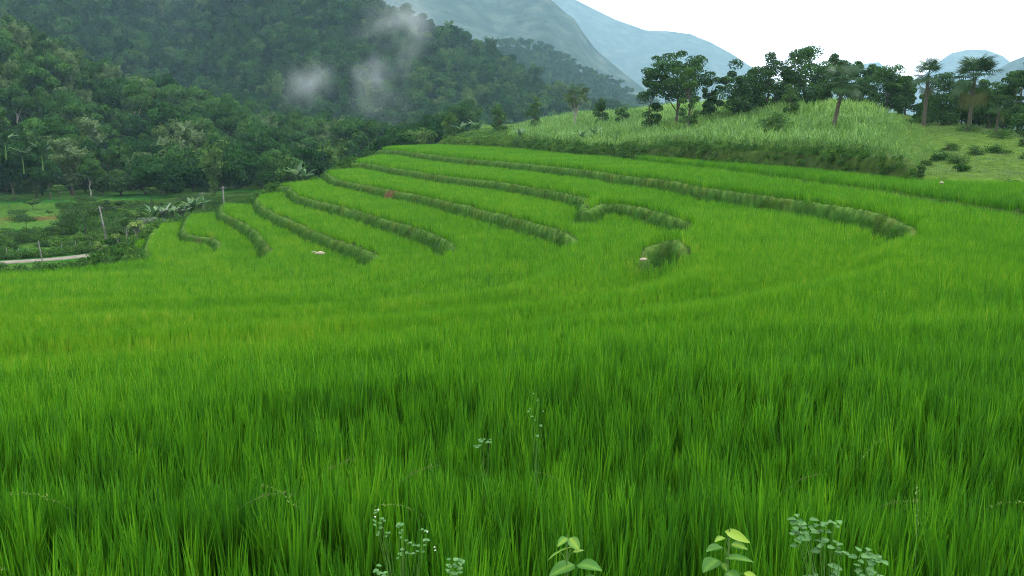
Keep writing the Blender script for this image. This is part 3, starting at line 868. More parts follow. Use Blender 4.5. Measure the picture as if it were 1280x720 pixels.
# forested hill
px, t, P = sample_hill(HB, -110, 850, 0.0, 1.12, 60000, 2)
k = thin(P, 3.9, 2); px, t, P = px[k], t[k], P[k]; m = len(P)
push(P, rng.choice([0.6, 0.8, 1.0, 1.25, 1.6], m, p=[.2, .3, .25, .17, .08]) * rng.uniform(0.9, 1.1, m), rng.choice(7, m, p=[.22, .2, .12, .1, .16, .08, .12]),
     0.20 + 0.12 * fbm(P[:, 0] * .02, P[:, 1] * .03, 5, 3) + 0.22 * rng.normal(size=m) + np.clip((px - 480) / 300, 0, 1) * 0.14)
print('hill B', m)
px, t, P = sample_hill(HC, 480, 950, 0.35, 1.1, 12000, 3)
k = thin(P, 6.5, 3); px, t, P = px[k], t[k], P[k]; m = len(P)
push(P, rng.uniform(0.8, 1.5, m), rng.choice(7, m), 0.18 + 0.12 * rng.normal(size=m))
print('hill C', m)
# low trees standing on the valley floor between hills
px, t = rng.uniform(180, 560, 900), rng.uniform(150, 225, 900)
P = np.stack([(px - 640) / F * t, t, np.zeros(900)], -1); P[:, 2] = gz(P[:, 0], P[:, 1])
TT = terrain(P[:, 0], P[:, 1])
k = (TT['sv'] > 6) & (TT['s0'] < 5); P = P[k]
k = thin(P, 4.5, 4); P = P[k]; m = len(P)
push(P, rng.uniform(0.7, 1.1, m), rng.choice(7, m), 0.25 + 0.14 * rng.normal(size=m))
scatter('forest', np.vstack(fp), np.vstack(fr), np.vstack(fs), np.concatenate(fi), np.clip(np.concatenate(ft), 0, 0.7), fproto)

# individuals on the near hillside: crown + trunk
iv = []
for i, kd in enumerate(['round', 'tall', 'flat', 'round', 'bush', 'bamboo', 'flat']):
    me, L = forest_tree_mesh(600 + i, kd, 4200, {'bamboo': M_olive, 'bush': M_mid}.get(kd, M_tree))
    V, q = limbs(600 + i, 8, 0.22, [L[k_] for k_ in range(min(5, len(L)))], top=5.5)
    iv.append((kd, me, mesh_np('trunk', V, [q], M_palebark if i in (1,) else M_bark, smooth=True)))
GRP = 'trees of the forest on the near hillside'
LB = {'round': ('forest_tree', 'rounded dark green broadleaf tree in the forest on the near slope', 'tree'),
      'tall': ('tall_tree', 'tall narrow dark green tree with pale trunk in the near forest', 'tree'),
      'flat': ('spreading_tree', 'wide low-crowned green tree in the forest on the near slope', 'tree'),
      'bush': ('leafy_shrub', 'fresh green bushy shrub in the forest on the near slope', 'shrub'),
      'bamboo': ('bamboo_clump', 'olive green feathery bamboo clump in the forest on the near slope', 'bamboo')}
src = {}
def copy_thing(root, loc, rz, sc, label=None):
    r_ = root.copy(); COL.objects.link(r_); r_.location = loc; r_.rotation_euler = (0, 0, rz); r_.scale = sc
    if label: r_['label'] = label
    for ch in root.children:
        c_ = ch.copy(); COL.objects.link(c_); c_.parent = r_
    return r_
prob = np.array([.2, .13, .2, .17, .12, .1, .08])
WORDS = {'round': 'rounded dark tree', 'tall': 'tall narrow tree', 'flat': 'wide spreading tree', 'bush': 'bright bushy shrub', 'bamboo': 'feathery bamboo clump'}
for n_, p in enumerate(IND_P):
    pr_ = prob.copy()
    if IND_t[n_] < 0.2: pr_[4] *= 4
    if IND_t[n_] > 0.55 and IND_px[n_] < 200: pr_[5] *= 4
    k_ = int(rng.choice(7, p=pr_ / pr_.sum()))
    sc_ = float(rng.choice([0.7, 0.9, 1.1, 1.4]) * rng.uniform(0.9, 1.1)); loc = (float(p[0]), float(p[1]), float(p[2]) - 0.2); rz = float(rng.uniform(0, 6.28))
    s3 = (sc_, sc_, sc_ * float(rng.uniform(0.9, 1.15)))
    kd, cm, tm = iv[k_]; nm, lb, ct = LB[kd]
    row = 'at the foot of the near forest' if IND_t[n_] < 0.22 else 'low in the near forest' if IND_t[n_] < 0.45 else 'halfway up the near forest' if IND_t[n_] < 0.7 else 'high in the near forest'
    x_ = IND_px[n_]
    col = 'beside the silvery palms' if x_ < 60 else 'above the valley fields' if x_ < 120 else 'above the leaning pole' if x_ < 180 else 'above the banana clump' if x_ < 250 else 'above the crest pole' if x_ < 320 else 'behind the terrace crest'
    size_ = 'large ' if sc_ > 1.2 else 'small ' if sc_ < 0.8 else ''
    label_ = size_ + WORDS[kd] + ' ' + row + ' ' + col
    grp_ = WORDS[kd] + 's ' + row
    if k_ not in src:
        ro = empty(nm, loc, rz); ro.scale = s3
        tag(ro, label_, ct, grp_)
        link('crown', cm, ro); link('trunk', tm, ro)
        src[k_] = ro
    else:
        copy_thing(src[k_], loc, rz, s3, label_)['group'] = grp_

# ------------------------------------------------------------------ knoll: cane, scrub, pasture
def cane_proto(seed, h=1.7, n=11, mat=M_cane):
    r = np.random.default_rng(seed); V = []; Q = []; at = []; base = 0
    for c_ in range(3):
        ox, oy = r.normal(0, 0.14, 2); hh = h * r.uniform(0.8, 1.1)
        for i in range(n // 2 + 3):
            z = hh * (0.15 + 0.75 * i / (n // 2 + 3)); az = r.uniform(0, 6.28); L = r.uniform(0.6, 1.0); v = np.clip(r.normal(0.5, 0.25), 0, 1)
            p = np.array([ox, oy, z]); th = r.uniform(0.15, 0.5); cu = r.uniform(0.9, 2.2); wd = 0.035
            s = np.array([-math.sin(az), math.cos(az), 0])
            for k in range(5):
                t = k / 4; wk = wd * (1 - t ** 2 * .95)
                V += [p + s * wk, p - s * wk]; at += [v, v]
                th2 = th + cu * t ** 1.3
                p = p + L / 4 * np.array([math.sin(th2) * math.cos(az), math.sin(th2) * math.sin(az), math.cos(th2)])
            for k in range(4): Q.append((base+2*k, base+2*k+1, base+2*k+3, base+2*k+2))
            base += 10
    return mesh_np('cane', V, [Q], mat, {'v': at})
cp_ = [cane_proto(700 + i) for i in range(4)]
x, y = jgrid(-16, 62, 58, 215, 0.55, 0.5)
TK = terrain(x, y)
px = TK['px']; s0 = TK['s0']
edge_r = np.interp(s0, [0, 10, 20, 27, 31, 45], [1132, 1168, 1160, 1140, 1060, 1048]) + 12 * fbm(x * .2, y * .2, 5, 2)
cane_k = (s0 > 2.2 + 1.2 * fbm(x * .3, y * .3, 8, 2)) & (s0 < 46) & (px > 640 + 8 * fbm(x * .3, y * .3, 9, 2)) & (px < edge_r) & (TK['sv'] < 0)
xc, yc = x[cane_k], y[cane_k]; n = len(xc)
top = np.clip((s0[cane_k] - 18) / 12, 0, 1)
left = np.clip((800 - px[cane_k]) / 100, 0, 1)
taper = np.clip((1150 - px[cane_k]) / 70, 0.35, 1)
hs = taper * np.clip(0.72 + 0.18 * fbm(xc * .15, yc * .15, 14, 3) + rng.normal(0, 0.1, n) + 0.2 * left + 0.15 * top, 0.35, 1.3)
scatter('cane_field', np.c_[xc, yc, gz(xc, yc) - 0.05], np.c_[rng.normal(0, .1, n), rng.normal(0, .1, n), rng.uniform(0, 6.28, n)], np.c_[hs, hs, hs], rng.integers(0, 4, n),
        np.clip(0.16 + 0.14 * fbm(xc * .1, yc * .1, 15, 3) + 0.1 * rng.normal(size=n) + 0.22 * top * (px[cane_k] > 800), 0, 0.6), cp_)
print('cane', n)
# scrub at the knoll's foot and left end, and on the slope down to the road
def scrub_proto(seed, n=260):
    V, q, v, L, lr = lobes_crown(seed, 0.6, 0.7, 0.0, 6, n, 0.085, lobe=0.5, jit=0.8)
    return mesh_np('scrub', V, [q], M_weed, {'v': v})
sp_ = [scrub_proto(800 + i) for i in range(4)] + [blades('scrub_blades', 34, 0.6, 0.022, 0.3, 0.35, 0.9, 3, 820 + i, M_weed, 0.5, 0.25) for i in range(3)]
sel = []
x, y = jgrid(-100, 62, 45, 215, 0.45, 0.5)
TK = terrain(x, y); px = TK['px']; s0 = TK['s0']
bankw = np.interp(px, [540, 640, 700, 1040, 1110, 1150], [60, 8, 4.0, 2.6, 1.2, 0.5])
k1 = (s0 > 0.15) & (s0 < bankw) & (TK['sv'] < 4)
k2 = (TK['sv'] > 0.5) & (TK['sv'] < 12) & (y < 120) & (~TK['valley'])
k2 |= TK['valley'] & (y < 155) & (y > 92) & (x < -30) & (fbm(x * .12, y * .3, 3, 3) > 0.15 - 0.45 * (px > 110) - 0.35 * ((y < 108) & (y > 100)) + 1.0 * ((px < 75) & (y > 122)))
k3 = (s0 > 4) & (s0 < 46) & (px < 655) & (px > 530) & (TK['sv'] < 2)
k = (k1 | k2 | k3)
dr = np.array([[min(np.hypot(a - q_[0], b - q_[1]) for q_ in rp) for a, b in zip(x[k], y[k])]]).ravel()
kk = np.where(k)[0][dr > 2.4]
xs, ys = x[kk], y[kk]; n = len(xs)
isb = rng.uniform(0, 1, n) < 0.45
grass_only = (px[kk] > 1140) & (s0[kk] > 0)
isb |= grass_only
hs = rng.uniform(0.6, 1.5, n) * (1 + 0.4 * fbm(xs * .2, ys * .2, 41, 2)) * np.where(grass_only, 0.5, 1) * np.where((px[kk] > 800) & (s0[kk] > 0), 0.6, 1)
tn = np.clip(0.2 + 0.2 * fbm(xs * .15, ys * .15, 42, 3) + 0.12 * rng.normal(size=n), 0, .6)
tn += 0.2 * ((px[kk] < 640) & (s0[kk] > 0))
scatter('scrub', np.c_[xs, ys, gz(xs, ys) - 0.05], np.c_[rng.normal(0, .1, n), rng.normal(0, .1, n), rng.uniform(0, 6.28, n)], np.c_[hs, hs, hs],
        np.where(isb, 4 + rng.integers(0, 3, n), rng.integers(0, 4, n)), tn, sp_)
print('scrub', n)
# short pasture grass
pp_ = [blades('pasture_tuft', 26, 0.16, 0.02, 0.4, 0.5, 0.8, 2, 900 + i, M_past, 0.5, 0.3) for i in range(3)]
x, y = jgrid(18, 64, 44, 120, 0.5, 0.5)
TK = terrain(x, y); px = TK['px']; s0 = TK['s0']
k = (s0 > 0.8) & (s0 < 52) & (px > 1020)
xs, ys = x[k], y[k]; n = len(xs); hs = rng.uniform(0.6, 1.3, n)
scatter('pasture_grass', np.c_[xs, ys, gz(xs, ys)], np.c_[np.zeros(n), np.zeros(n), rng.uniform(0, 6.28, n)], np.c_[hs, hs, hs], rng.integers(0, 3, n),
        np.clip(0.25 + 0.25 * fbm(xs * .15, ys * .3, 45, 3) + 0.1 * rng.normal(size=n), 0, .7), pp_)

# ------------------------------------------------------------------ single trees on and behind the knoll
def spot(px, Y):
    x = (px - 640) / F * Y
    return (x, Y, float(gz(x, Y)[0]) - 0.1)
def z_at(py, Y): return (150 - py) / F * Y

def make_tree(name, label, cat, px, Y, top_py, wid_px, mat, seed, nl=16, n=5000, size=0.2, trunk_frac=0.25, lobe=0.3, flat=0.7, group=None, bark=None, trunk_r=None, sparse=0.2, asp=0.5, shift=0.0):
    b = spot(px, Y); H = z_at(top_py, Y) - b[2]; rad = wid_px / F * Y / 2
    V, q, v, L, lr = lobes_crown(seed, rad * 1.05, H * (1 - trunk_frac) * 1.12, H * trunk_frac - 0.1 * H * (trunk_frac < .2), int(nl * 2.2), int(n * 1.5), size * 0.85, asp=asp, lobe=lobe * 0.95, flat=flat, fill=sparse, full=trunk_frac <= .2)
    hi = V[:, 2].max(); V[:, 2] *= H / hi; L[:, 2] *= H / hi
    t = empty(name, b)
    link('crown', mesh_np('crown', V, [q], mat, {'v': v}), t)
    tv, tq = limbs(seed + 1, H, trunk_r or max(0.12, H * 0.022), list(L[:12]), top=H * 0.72)
    link('trunk', mesh_np('trunk', tv, [tq], bark or M_bark, smooth=True), t)
    return tag(t, label, cat, group)

make_tree('umbrella_tree', 'large dark tree with wide flat-topped open crown, by itself at the head of the row', 'tree', 842, 112, 66, 108, M_dark, 11, nl=46, n=9000, size=0.17, trunk_frac=0.30, lobe=0.16, flat=0.5, sparse=0.1)
make_tree('young_tree', 'small bright green feathery tree in front of the flat-topped tree', 'tree', 856, 104, 86, 34, M_mid, 12, nl=14, n=2600, size=0.13, trunk_frac=0.12, lobe=0.28)
make_tree('understorey_tree', 'dark rounded bushy tree at the foot of the flat-topped tree', 'tree', 808, 114, 100, 34, M_dark, 13, nl=9, n=2400, size=0.16, trunk_frac=0.1, lobe=0.38)
make_tree('dark_tree', 'dark rounded tree, first and lowest of the dense row on the knoll', 'tree', 914, 112, 76, 52, M_dark, 14, nl=15, n=4600, size=0.17, trunk_frac=0.15)
make_tree('dark_tree', 'dark dense tree second in the row on the knoll, with ragged top', 'tree', 951, 114, 69, 54, M_dark, 15, nl=16, n=4600, size=0.17, trunk_frac=0.15, lobe=0.27)
make_tree('dark_tree', 'tallest broad dark tree in the row above the cane field', 'tree', 998, 114, 61, 76, M_dark, 16, nl=26, n=7600, size=0.17, trunk_frac=0.15, lobe=0.24)
make_tree('dark_tree', 'dark tree just behind the leaning palm, merging with its fronds', 'tree', 1040, 116, 70, 48, M_dark, 17, nl=12, n=3800, size=0.17, trunk_frac=0.15, lobe=0.28)
make_tree('dark_tree', 'broad dark tree between the leaning palm and the upright palm', 'tree', 1098, 112, 83, 66, M_dark, 18, nl=22, n=6400, size=0.17, trunk_frac=0.12, lobe=0.26)
for px_, Y_, ty_, wd_, sd_i, lb_ in ((932,118,88,40,301,'low dark tree filling the gap between the first two row trees'),(975,118,84,40,302,'low dark tree tucked against the left flank of the tallest row tree'),
        (1022,118,82,36,303,'low dark tree between the tallest row tree and the leaning palm'),(1066,118,92,40,304,'low dark tree just beyond the leaning palm crown'),
        (1122,112,96,34,305,'low dark tree at the end of the row beside the upright palm'),(886,116,98,34,306,'low dark tree between the flat-topped tree and the dense row')):
    make_tree('dark_tree', lb_, 'tree', px_, Y_, ty_, wd_, M_dark, sd_i, nl=12, n=3600, size=0.17, trunk_frac=0.05, lobe=0.3)
make_tree('spreading_tree', 'thin dark spreading branch crown showing above the row of dark trees', 'tree', 1068, 120, 79, 44, M_dark, 19, nl=9, n=1300, size=0.2, trunk_frac=0.5, lobe=0.18, flat=0.5)
make_tree('dark_tree', 'dark tree between the two tall fan palms', 'tree', 1168, 100, 92, 58, M_dark, 20, nl=14, n=4600, size=0.16, trunk_frac=0.08, lobe=0.36)
make_tree('layered_tree', 'dark tree with flat layered boughs at the edge of the pasture', 'tree', 1262, 92, 78, 66, M_dark, 21, nl=22, n=6800, size=0.15, trunk_frac=0.12, lobe=0.26, flat=0.4)
make_tree('dark_tree', 'dark bushy tree at the low end of the pasture, under the layered tree', 'tree', 1282, 84, 132, 60, M_dark, 22, nl=10, n=3000, size=0.15, trunk_frac=0.04, lobe=0.45)
make_tree('dark_tree', 'dark green tree between the large fan palm and the layered tree', 'tree', 1226, 98, 100, 44, M_mid, 23, nl=12, n=3600, size=0.16, trunk_frac=0.06, lobe=0.38)
make_tree('feathery_tree', 'olive feathery half-bare tree rising behind the low cane', 'tree', 718, 150, 106, 42, M_olive, 24, nl=16, n=1500, size=0.22, trunk_frac=0.42, lobe=0.2, flat=0.35, asp=0.3, bark=M_palebark)
make_tree('small_tree', 'small dark upright tree beside the feathery half-bare tree', 'tree', 750, 145, 123, 20, M_dark, 25, nl=8, n=1600, size=0.2, trunk_frac=0.1, lobe=0.4)
make_tree('dark_shrub', 'low dark shrub on the cane skyline beside the small dark tree', 'shrub', 776, 142, 133, 20, M_dark, 26, nl=6, n=900, size=0.2, trunk_frac=0.05, lobe=0.5)
make_tree('small_tree', 'small bright tree behind the cane, above the banana plants', 'tree', 624, 160, 131, 22, M_mid, 27, nl=8, n=1400, size=0.22, trunk_frac=0.1, lobe=0.4)
make_tree('small_tree', 'slim green tree poking up behind the cane with the forest behind', 'tree', 668, 160, 122, 22, M_mid, 28, nl=9, n=1500, size=0.22, trunk_frac=0.12, lobe=0.36)
make_tree('lime_bush', 'pale green bush beside the banana plants at the knoll end', 'bush', 564, 158, 140, 22, M_mid, 29, nl=8, n=1400, size=0.2, trunk_frac=0.04, lobe=0.42)
make_tree('cane_bush', 'dark leafy bush standing in the middle of the cane', 'bush', 962, 88, 140, 46, M_mid, 30, nl=10, n=2400, size=0.11, trunk_frac=0.03, lobe=0.4)
make_tree('cane_bush', 'small bright bush on top of the knoll in front of the tallest tree', 'bush', 982, 104, 106, 24, M_mid, 31, nl=8, n=1200, size=0.14, trunk_frac=0.05, lobe=0.4)

for px_, Y_, ty_, wd_, sd_i, lb_ in ((1192,104,104,44,311,'dark tree standing behind the large fan palm'),(1214,104,112,40,312,'low dark tree just past the large fan palm'),(1244,102,108,40,313,'dark tree behind the layered tree boughs'),(1146,106,118,30,314,'low dark tree behind the upright fan palm')):
    make_tree('dark_tree', lb_, 'tree', px_, Y_, ty_, wd_, M_dark, sd_i, nl=12, n=3600, size=0.16, trunk_frac=0.03, lobe=0.32)
# bushes on the pasture
bs = [(1238,178,190,42,'large dark bush on the pasture, biggest of the clumps on the slope'),(1212,180,192,22,'small bush touching the big dark pasture bush'),(1180,177,187,26,'dark bush above the pair of low bushes at the cane edge'),
      (1168,186,199,30,'low spreading bush at the edge of the cane'),(1192,190,202,36,'wide bush in the middle of the cluster beside the cane'),(1146,203,216,14,'round pale bush at the corner of the cane by the bank'),
      (1198,202,213,20,'dense round bush alone on the lower pasture'),(1152,198,206,24,'bush just behind the round pale bush'),(1270,172,182,12,'tiny bush high up on the pasture'),
      (1130,148,156,16,'small bush under the upright palm'),(1146,140,156,22,'tall weedy bush at the foot of the upright palm'),(1200,152,164,26,'bush at the foot of the large fan palm'),(1242,158,172,40,'low shrubbery along the foot of the trees'),
      (1276,188,198,16,'bush at the border of the pasture above the bank'),(1262,222,228,18,'flat weedy patch low on the pasture')]
for i, (px_, ty, by, wd, lb) in enumerate(bs):
    # find the distance where the ground meets the bush's base line
    best = min(np.arange(48, 100, 0.5), key=lambda Y: abs((150 - by) / F * Y - gz((px_ - 640) / F * Y, Y)[0]))
    make_tree('pasture_bush', lb, 'bush', px_, float(best), ty, wd, M_mid if i % 3 else M_tree, 40 + i, nl=7, n=900, size=0.075, trunk_frac=0.02, lobe=0.45, group='bushes on the pasture')

# ------------------------------------------------------------------ palms and bananas
def fan_frond(r, R_=0.75, n=22):
    V = [np.zeros(3)]; F_ = []
    for i in range(n):
        a = -2.0 + 4.0 * i / (n - 1); L = R_ * r.uniform(0.85, 1.08); dz = -0.18 * L * r.uniform(0.5, 1.4)
        da = 4.0 / n * 0.42
        m = 0.55 * L
        b = len(V)
        V += [np.array([math.cos(a - da) * m, math.sin(a - da) * m, 0.03]), np.array([math.cos(a) * L, math.sin(a) * L, dz]), np.array([math.cos(a + da) * m, math.sin(a + da) * m, 0.03])]
        F_.append((0, b, b + 1, b + 2))
    return np.array(V), np.array(F_)
def fan_palm(px, Y, base_py, top_py, crown_r, label, lean=0.0, skirt=0, nf=26, seed=1, trunk_r=0.2):
    r = np.random.default_rng(seed)
    x = (px - 640) / F * Y; zb = float(gz(x, Y)[0]) - 0.2
    H = z_at(top_py, Y) - zb - crown_r * 0.75
    root = empty('fan_palm', (x, Y, zb)); tag(root, label, 'palm tree')
    pts = [np.array([lean * (i / 6) ** 1.2 * H, 0, H * i / 6]) for i in range(7)]
    v, q = tube(pts, [trunk_r * 0.62 * (1.15 - 0.05 * i) for i in range(7)], 10)
    v += r.normal(0, 0.012, v.shape)
    link('trunk', mesh_np('trunk', v, [q], M_palmtrunk, smooth=True), root)
    top = pts[-1]; fro = None
    for k in range(nf + skirt):
        el = r.uniform(-0.55, 1.5) if k < nf else r.uniform(-1.35, -0.6); az = r.uniform(0, 6.28)
        d = np.array([math.cos(el) * math.cos(az), math.cos(el) * math.sin(az), math.sin(el)])
        pl = crown_r * r.uniform(0.42, 0.66)
        V, Fc = fan_frond(r, crown_r * 0.52)
        rotm = np.array(Euler((0, -el + 0.35, az)).to_matrix())
        pv_, pq = tube([np.zeros(3), d * pl * .5 + [0, 0, .03], d * pl], [0.025, 0.02, 0.015], 4)
        V = V @ rotm.T + d * pl
        Vv = np.vstack([V, pv_]); 
        me = mesh_np('frond', Vv, [Fc, pq + len(V)], M_palm if k < nf else M_straw, {'v': np.full(len(Vv), np.clip(r.normal(.45, .25), 0, 1))})
        o = link('frond' if k < nf else 'dead_frond', me, root); o.location = top - np.array([0, 0, 0.25 * (k >= nf)])
    return root
fan_palm(1034, 86, 157, 84, 2.5, 'leaning palm with bare trunk standing in the cane field', lean=0.16, nf=30, seed=3, trunk_r=0.28)
fan_palm(1146, 95, 152, 80, 2.1, 'upright fan palm with ragged trunk, slimmer of the two on the pasture crest', lean=0.01, nf=24, skirt=2, seed=4, trunk_r=0.3)
fan_palm(1202, 90, 158, 76, 2.8, 'large full fan palm with dead fronds hanging round its trunk', lean=0.02, nf=34, skirt=4, seed=5, trunk_r=0.3)
fan_palm(1236, 88, 160, 118, 1.7, 'short yellowish fan palm to one side of the large one', lean=0.02, nf=14, skirt=1, seed=6, trunk_r=0.2)

def banana(px, Y, h, label, seed, z=None, nf=8, mat=None, group='banana plants'):
    r = np.random.default_rng(seed); x = (px - 640) / F * Y
    zb = (float(gz(x, Y)[0]) if z is None else z) - 0.1
    root = empty('banana_plant', (x, Y, zb)); tag(root, label, 'banana plant', group)
    v, q = tube([(0, 0, 0), (0.03, 0, h * .3), (0, 0, h * .6)], [0.13, 0.1, 0.05], 8)
    link('stem', mesh_np('stem', v, [q], M_stem, smooth=True), root)
    for k in range(nf):
        az = 6.28 * k / nf + r.uniform(-.3, .3); L = h * r.uniform(0.5, 0.7); th = r.uniform(0.1, 0.6); cu = r.uniform(0.8, 1.7); wd = 0.09 * h
        V = []; Q = []; p = np.array([0, 0, h * .55]); s = np.array([-math.sin(az), math.cos(az), 0])
        m = 8
        for i in range(m + 1):
            t = i / m; wk = wd * math.sin(math.pi * min(1, 0.08 + 0.92 * t)) ** .6 * (1 if t > .12 else .2)
            j_ = r.uniform(.8, 1.1)
            V += [p + s * wk * j_ + [0, 0, -wk * .35], p, p - s * wk * j_ + [0, 0, -wk * .35]]
            a = th + cu * t
            p = p + L / m * np.array([math.sin(a) * math.cos(az), math.sin(a) * math.sin(az), math.cos(a)])
        for i in range(m):
            b = 3 * i; Q += [(b, b+1, b+4, b+3), (b+1, b+2, b+5, b+4)]
        link('leaf', mesh_np('leaf', V, [Q], mat or M_banana, {'v': np.full(len(V), np.clip(r.normal(.5, .25), 0, 1))}, smooth=True), root)
    return root
banana(577, 150, 3.4, 'banana plant at the tip of the knoll beside the pale bush', 1)
banana(597, 147, 3.8, 'taller banana plant next to the one at the knoll tip', 2)
banana(650, 128, 2.6, 'pale banana plant standing on the scrubby bank below the cane', 3)
banana(727, 112, 2.4, 'wide banana plant in the cane, first of the pair', 4)
banana(742, 114, 2.6, 'wide banana plant in the cane, second of the pair', 5)
banana(372, 108, 3.6, 'banana plant showing pale leaves above the crest of the rice terraces', 6, z=z_at(224, 108) - 1.5)
banana(381, 110, 3.2, 'lower banana plant beside the pale one on the terrace crest', 7, z=z_at(224, 110) - 1.5)
for i, (px_, py_, h_) in enumerate([(192,258,3.0),(203,258,3.4),(214,258,3.4),(226,257,3.2),(240,250,3.6),(249,247,3.6)]):
    lbs = ['banana plant nearest the grey vine patch below the crest', 'second banana plant of the clump behind the terraces', 'broad-leaved banana plant in the middle of the clump', 'banana plant in the clump just before the gap',
           'tall banana plant beside the thin pole', 'tall banana plant between the thin pole and the crest']
    banana(px_, 102 + 2 * i, h_, lbs[i], 20 + i, z=z_at(py_, 102 + 2 * i) - h_ * 0.85, mat=M_pale if i in (1, 3) else M_banana)
# palm-like trees at the frame edge in the forest
for i, (px_, py_, lb) in enumerate([(14, 172, 'silvery palm crown low in the forest near the frame edge'), (34, 190, 'silvery palm crown under the other, lower in the forest'), (58, 186, 'third silvery palm crown in the forest')]):
    banana(px_, 158, 5.0, lb, 50 + i, z=z_at(py_, 158) - 3.6, nf=11, mat=M_palm, group='silvery palms in the forest').name = 'forest_palm'

# distinctive forest trees
def forest_single(name, label, px_, top_py, Y, wid, mat, seed, **kw):
    x = (px_ - 640) / F * Y
    q_ = HA(np.array([float(px_)]), np.array([(Y - 160) / 130.]))[0]
    zb = max(q_[2], gz(x, Y)[0]); H = max(z_at(top_py, Y) - zb, 7)
    r_ = wid / F * Y / 2
    V, q, v, L, lr = lobes_crown(seed, r_, H * .6, H * .4, kw.get('nl', 12), 3600, kw.get('size', .32), lobe=kw.get('lobe', .38), flat=.7)
    V[:, 2] *= H / V[:, 2].max()
    t = empty(name, (x, Y, zb)); link('crown', mesh_np('crown', V, [q], mat, {'v': v}), t)
    tv, tq = limbs(seed, H, .25, list(L[:8]), top=H * .7); link('trunk', mesh_np('trunk', tv, [tq], kw.get('bark', M_bark), smooth=True), t)
    return tag(t, label, 'tree')
forest_single('emergent_tree', 'tall tree with bare pale trunk standing clear of the near forest skyline', 71, 44, 255, 28, M_dark, 61, bark=M_palebark)
forest_single('yellow_green_tree', 'bright yellow-green rounded tree among dark forest trees', 182, 116, 250, 34, M_lime, 62)
forest_single('round_dark_tree', 'dark domed tree on the forest skyline beside the yellow-green one', 157, 100, 262, 26, M_dark, 63)
forest_single('round_dark_tree', 'dark domed tree with bare trunks below, where the forest dips', 238, 112, 250, 36, M_dark, 64, bark=M_palebark)
forest_single('light_broad_tree', 'broad light green tree nearest the terrace crest at the forest edge', 437, 155, 235, 62, M_mid, 65, nl=20, lobe=.3)
forest_single('grey_green_tree', 'spreading grey-green tree at the forest edge above the crest', 205, 185, 175, 90, M_olive, 66, nl=24, lobe=.26, size=.25)
# ------------------------------------------------------------------ valley: poles, cables, small trees, posts
def pole(name, px, Y, top_py, label, r_=0.13, lean=0.0, base_z=None, cat='utility pole', arm=True, mat=None, group=None):
    x = (px - 640) / F * Y; zb = float(gz(x, Y)[0]) - 0.2 if base_z is None else base_z
    H = z_at(top_py, Y) - zb
    root = empty(name, (x, Y, zb)); root.rotation_euler = (0, lean, 0); tag(root, label, cat, group)
    v, q = tube([(0, 0, 0), (0, 0, H * .5), (0, 0, H)], [r_, r_ * .85, r_ * .7], 8)
    top = len(v); v = np.vstack([v, [(0, 0, H)]])
    link('shaft', mesh_np('shaft', v, [q, [(top - 8 + s, top - 8 + (s + 1) % 8, top) for s in range(8)]], mat or M_concrete, smooth=False), root)
    if arm:
        v, q = tube([(-0.45, 0, H - .3), (0.45, 0, H - .3)], [.05, .05], 6); link('crossarm', mesh_np('crossarm', v, [q], M_concrete), root)
    return Vector((x + math.sin(lean) * H, Y, zb + H * math.cos(lean)))
t1 = pole('utility_pole', 131, 106, 255, 'grey concrete utility pole leaning beside the road, largest of the poles', 0.12, lean=-0.12)
t2 = pole('utility_pole', 280, 135, 231, 'short grey pole top showing behind the terrace crest', 0.13)
t3 = pole('utility_pole', 254, 140, 238, 'thin distant pole to one side of the crest pole', 0.08)
pole('roadside_post', 47, 93, 299, 'grey post standing at the roadside, nearest the frame edge', 0.07, lean=-0.1, cat='post', arm=False)
for i, (px_, Y, ty) in enumerate([(90, 104, 300), (72, 105, 303), (108, 106, 302), (97, 108, 303), (2, 100, 308), (17, 101, 309), (30, 102, 308)]):
    pole('fence_post', px_, Y, ty, 'thin grey post in the roadside fence line', 0.045, cat='post', arm=False, group='fence posts along the road')
def cable(a, b, sag, label):
    pts = [a.lerp(b, i / 14) - Vector((0, 0, sag * 4 * (i / 14) * (1 - i / 14))) for i in range(15)]
    v, q = tube([tuple(p) for p in pts], [0.022] * 15, 5)
    o = link('power_cable', mesh_np('power_cable', v, [q], M_wire)); tag(o, label, 'cable', 'power cables over the valley')
far_end = Vector(at_y(372, 212, 175))
for s_, lb in ((-0.4, 'power cable from the leaning pole, on the nearer side'), (0.4, 'power cable from the leaning pole, on the farther side')):
    cable(t1 + Vector((s_, 0, -.3)), t2 + Vector((s_, 0, -.3)), 0.6, lb)
cable(t2 + Vector((0, 0, -.3)), far_end, 0.6, 'power cable running on from the crest pole towards the forest')
cable(t1 + Vector((0, 0, -.3)), Vector((-80, 92, -10.5)), 0.5, 'power cable from the leaning pole out over the road')

def small_tree(px, base_py, top_py, Y, wid, mat, label, seed, name='papaya_tree', cat='tree', bark=None, n=500, nl=6):
    x = (px - 640) / F * Y; zb = min(z_at(base_py, Y), 99); g_ = float(gz(x, Y)[0]); zb = min(zb, g_ - .05) if zb > g_ else g_ - 0.1
    H = z_at(top_py, Y) - zb; r_ = wid / F * Y / 2
    V, q, v, L, lr = lobes_crown(seed, r_, min(H * .45, r_ * 1.3), max(H * .55, H - r_ * 1.3), nl, n, 0.13, asp=.45, lobe=.4, flat=.4, jit=.5)
    V[:, 2] *= H / V[:, 2].max()
    t = empty(name, (x, Y, zb)); link('crown', mesh_np('crown', V, [q], mat, {'v': v}), t)
    tv, tq = limbs(seed, H, .07, list(L[:5]), top=H * .85, fork=.7); link('trunk', mesh_np('trunk', tv, [tq], bark or M_palebark, smooth=True), t)
    tag(t, label, cat)
small_tree(120, 322, 300, 84, 16, M_lime, 'small yellow-green tree with bare pale trunk, lowest on the slope', 71)
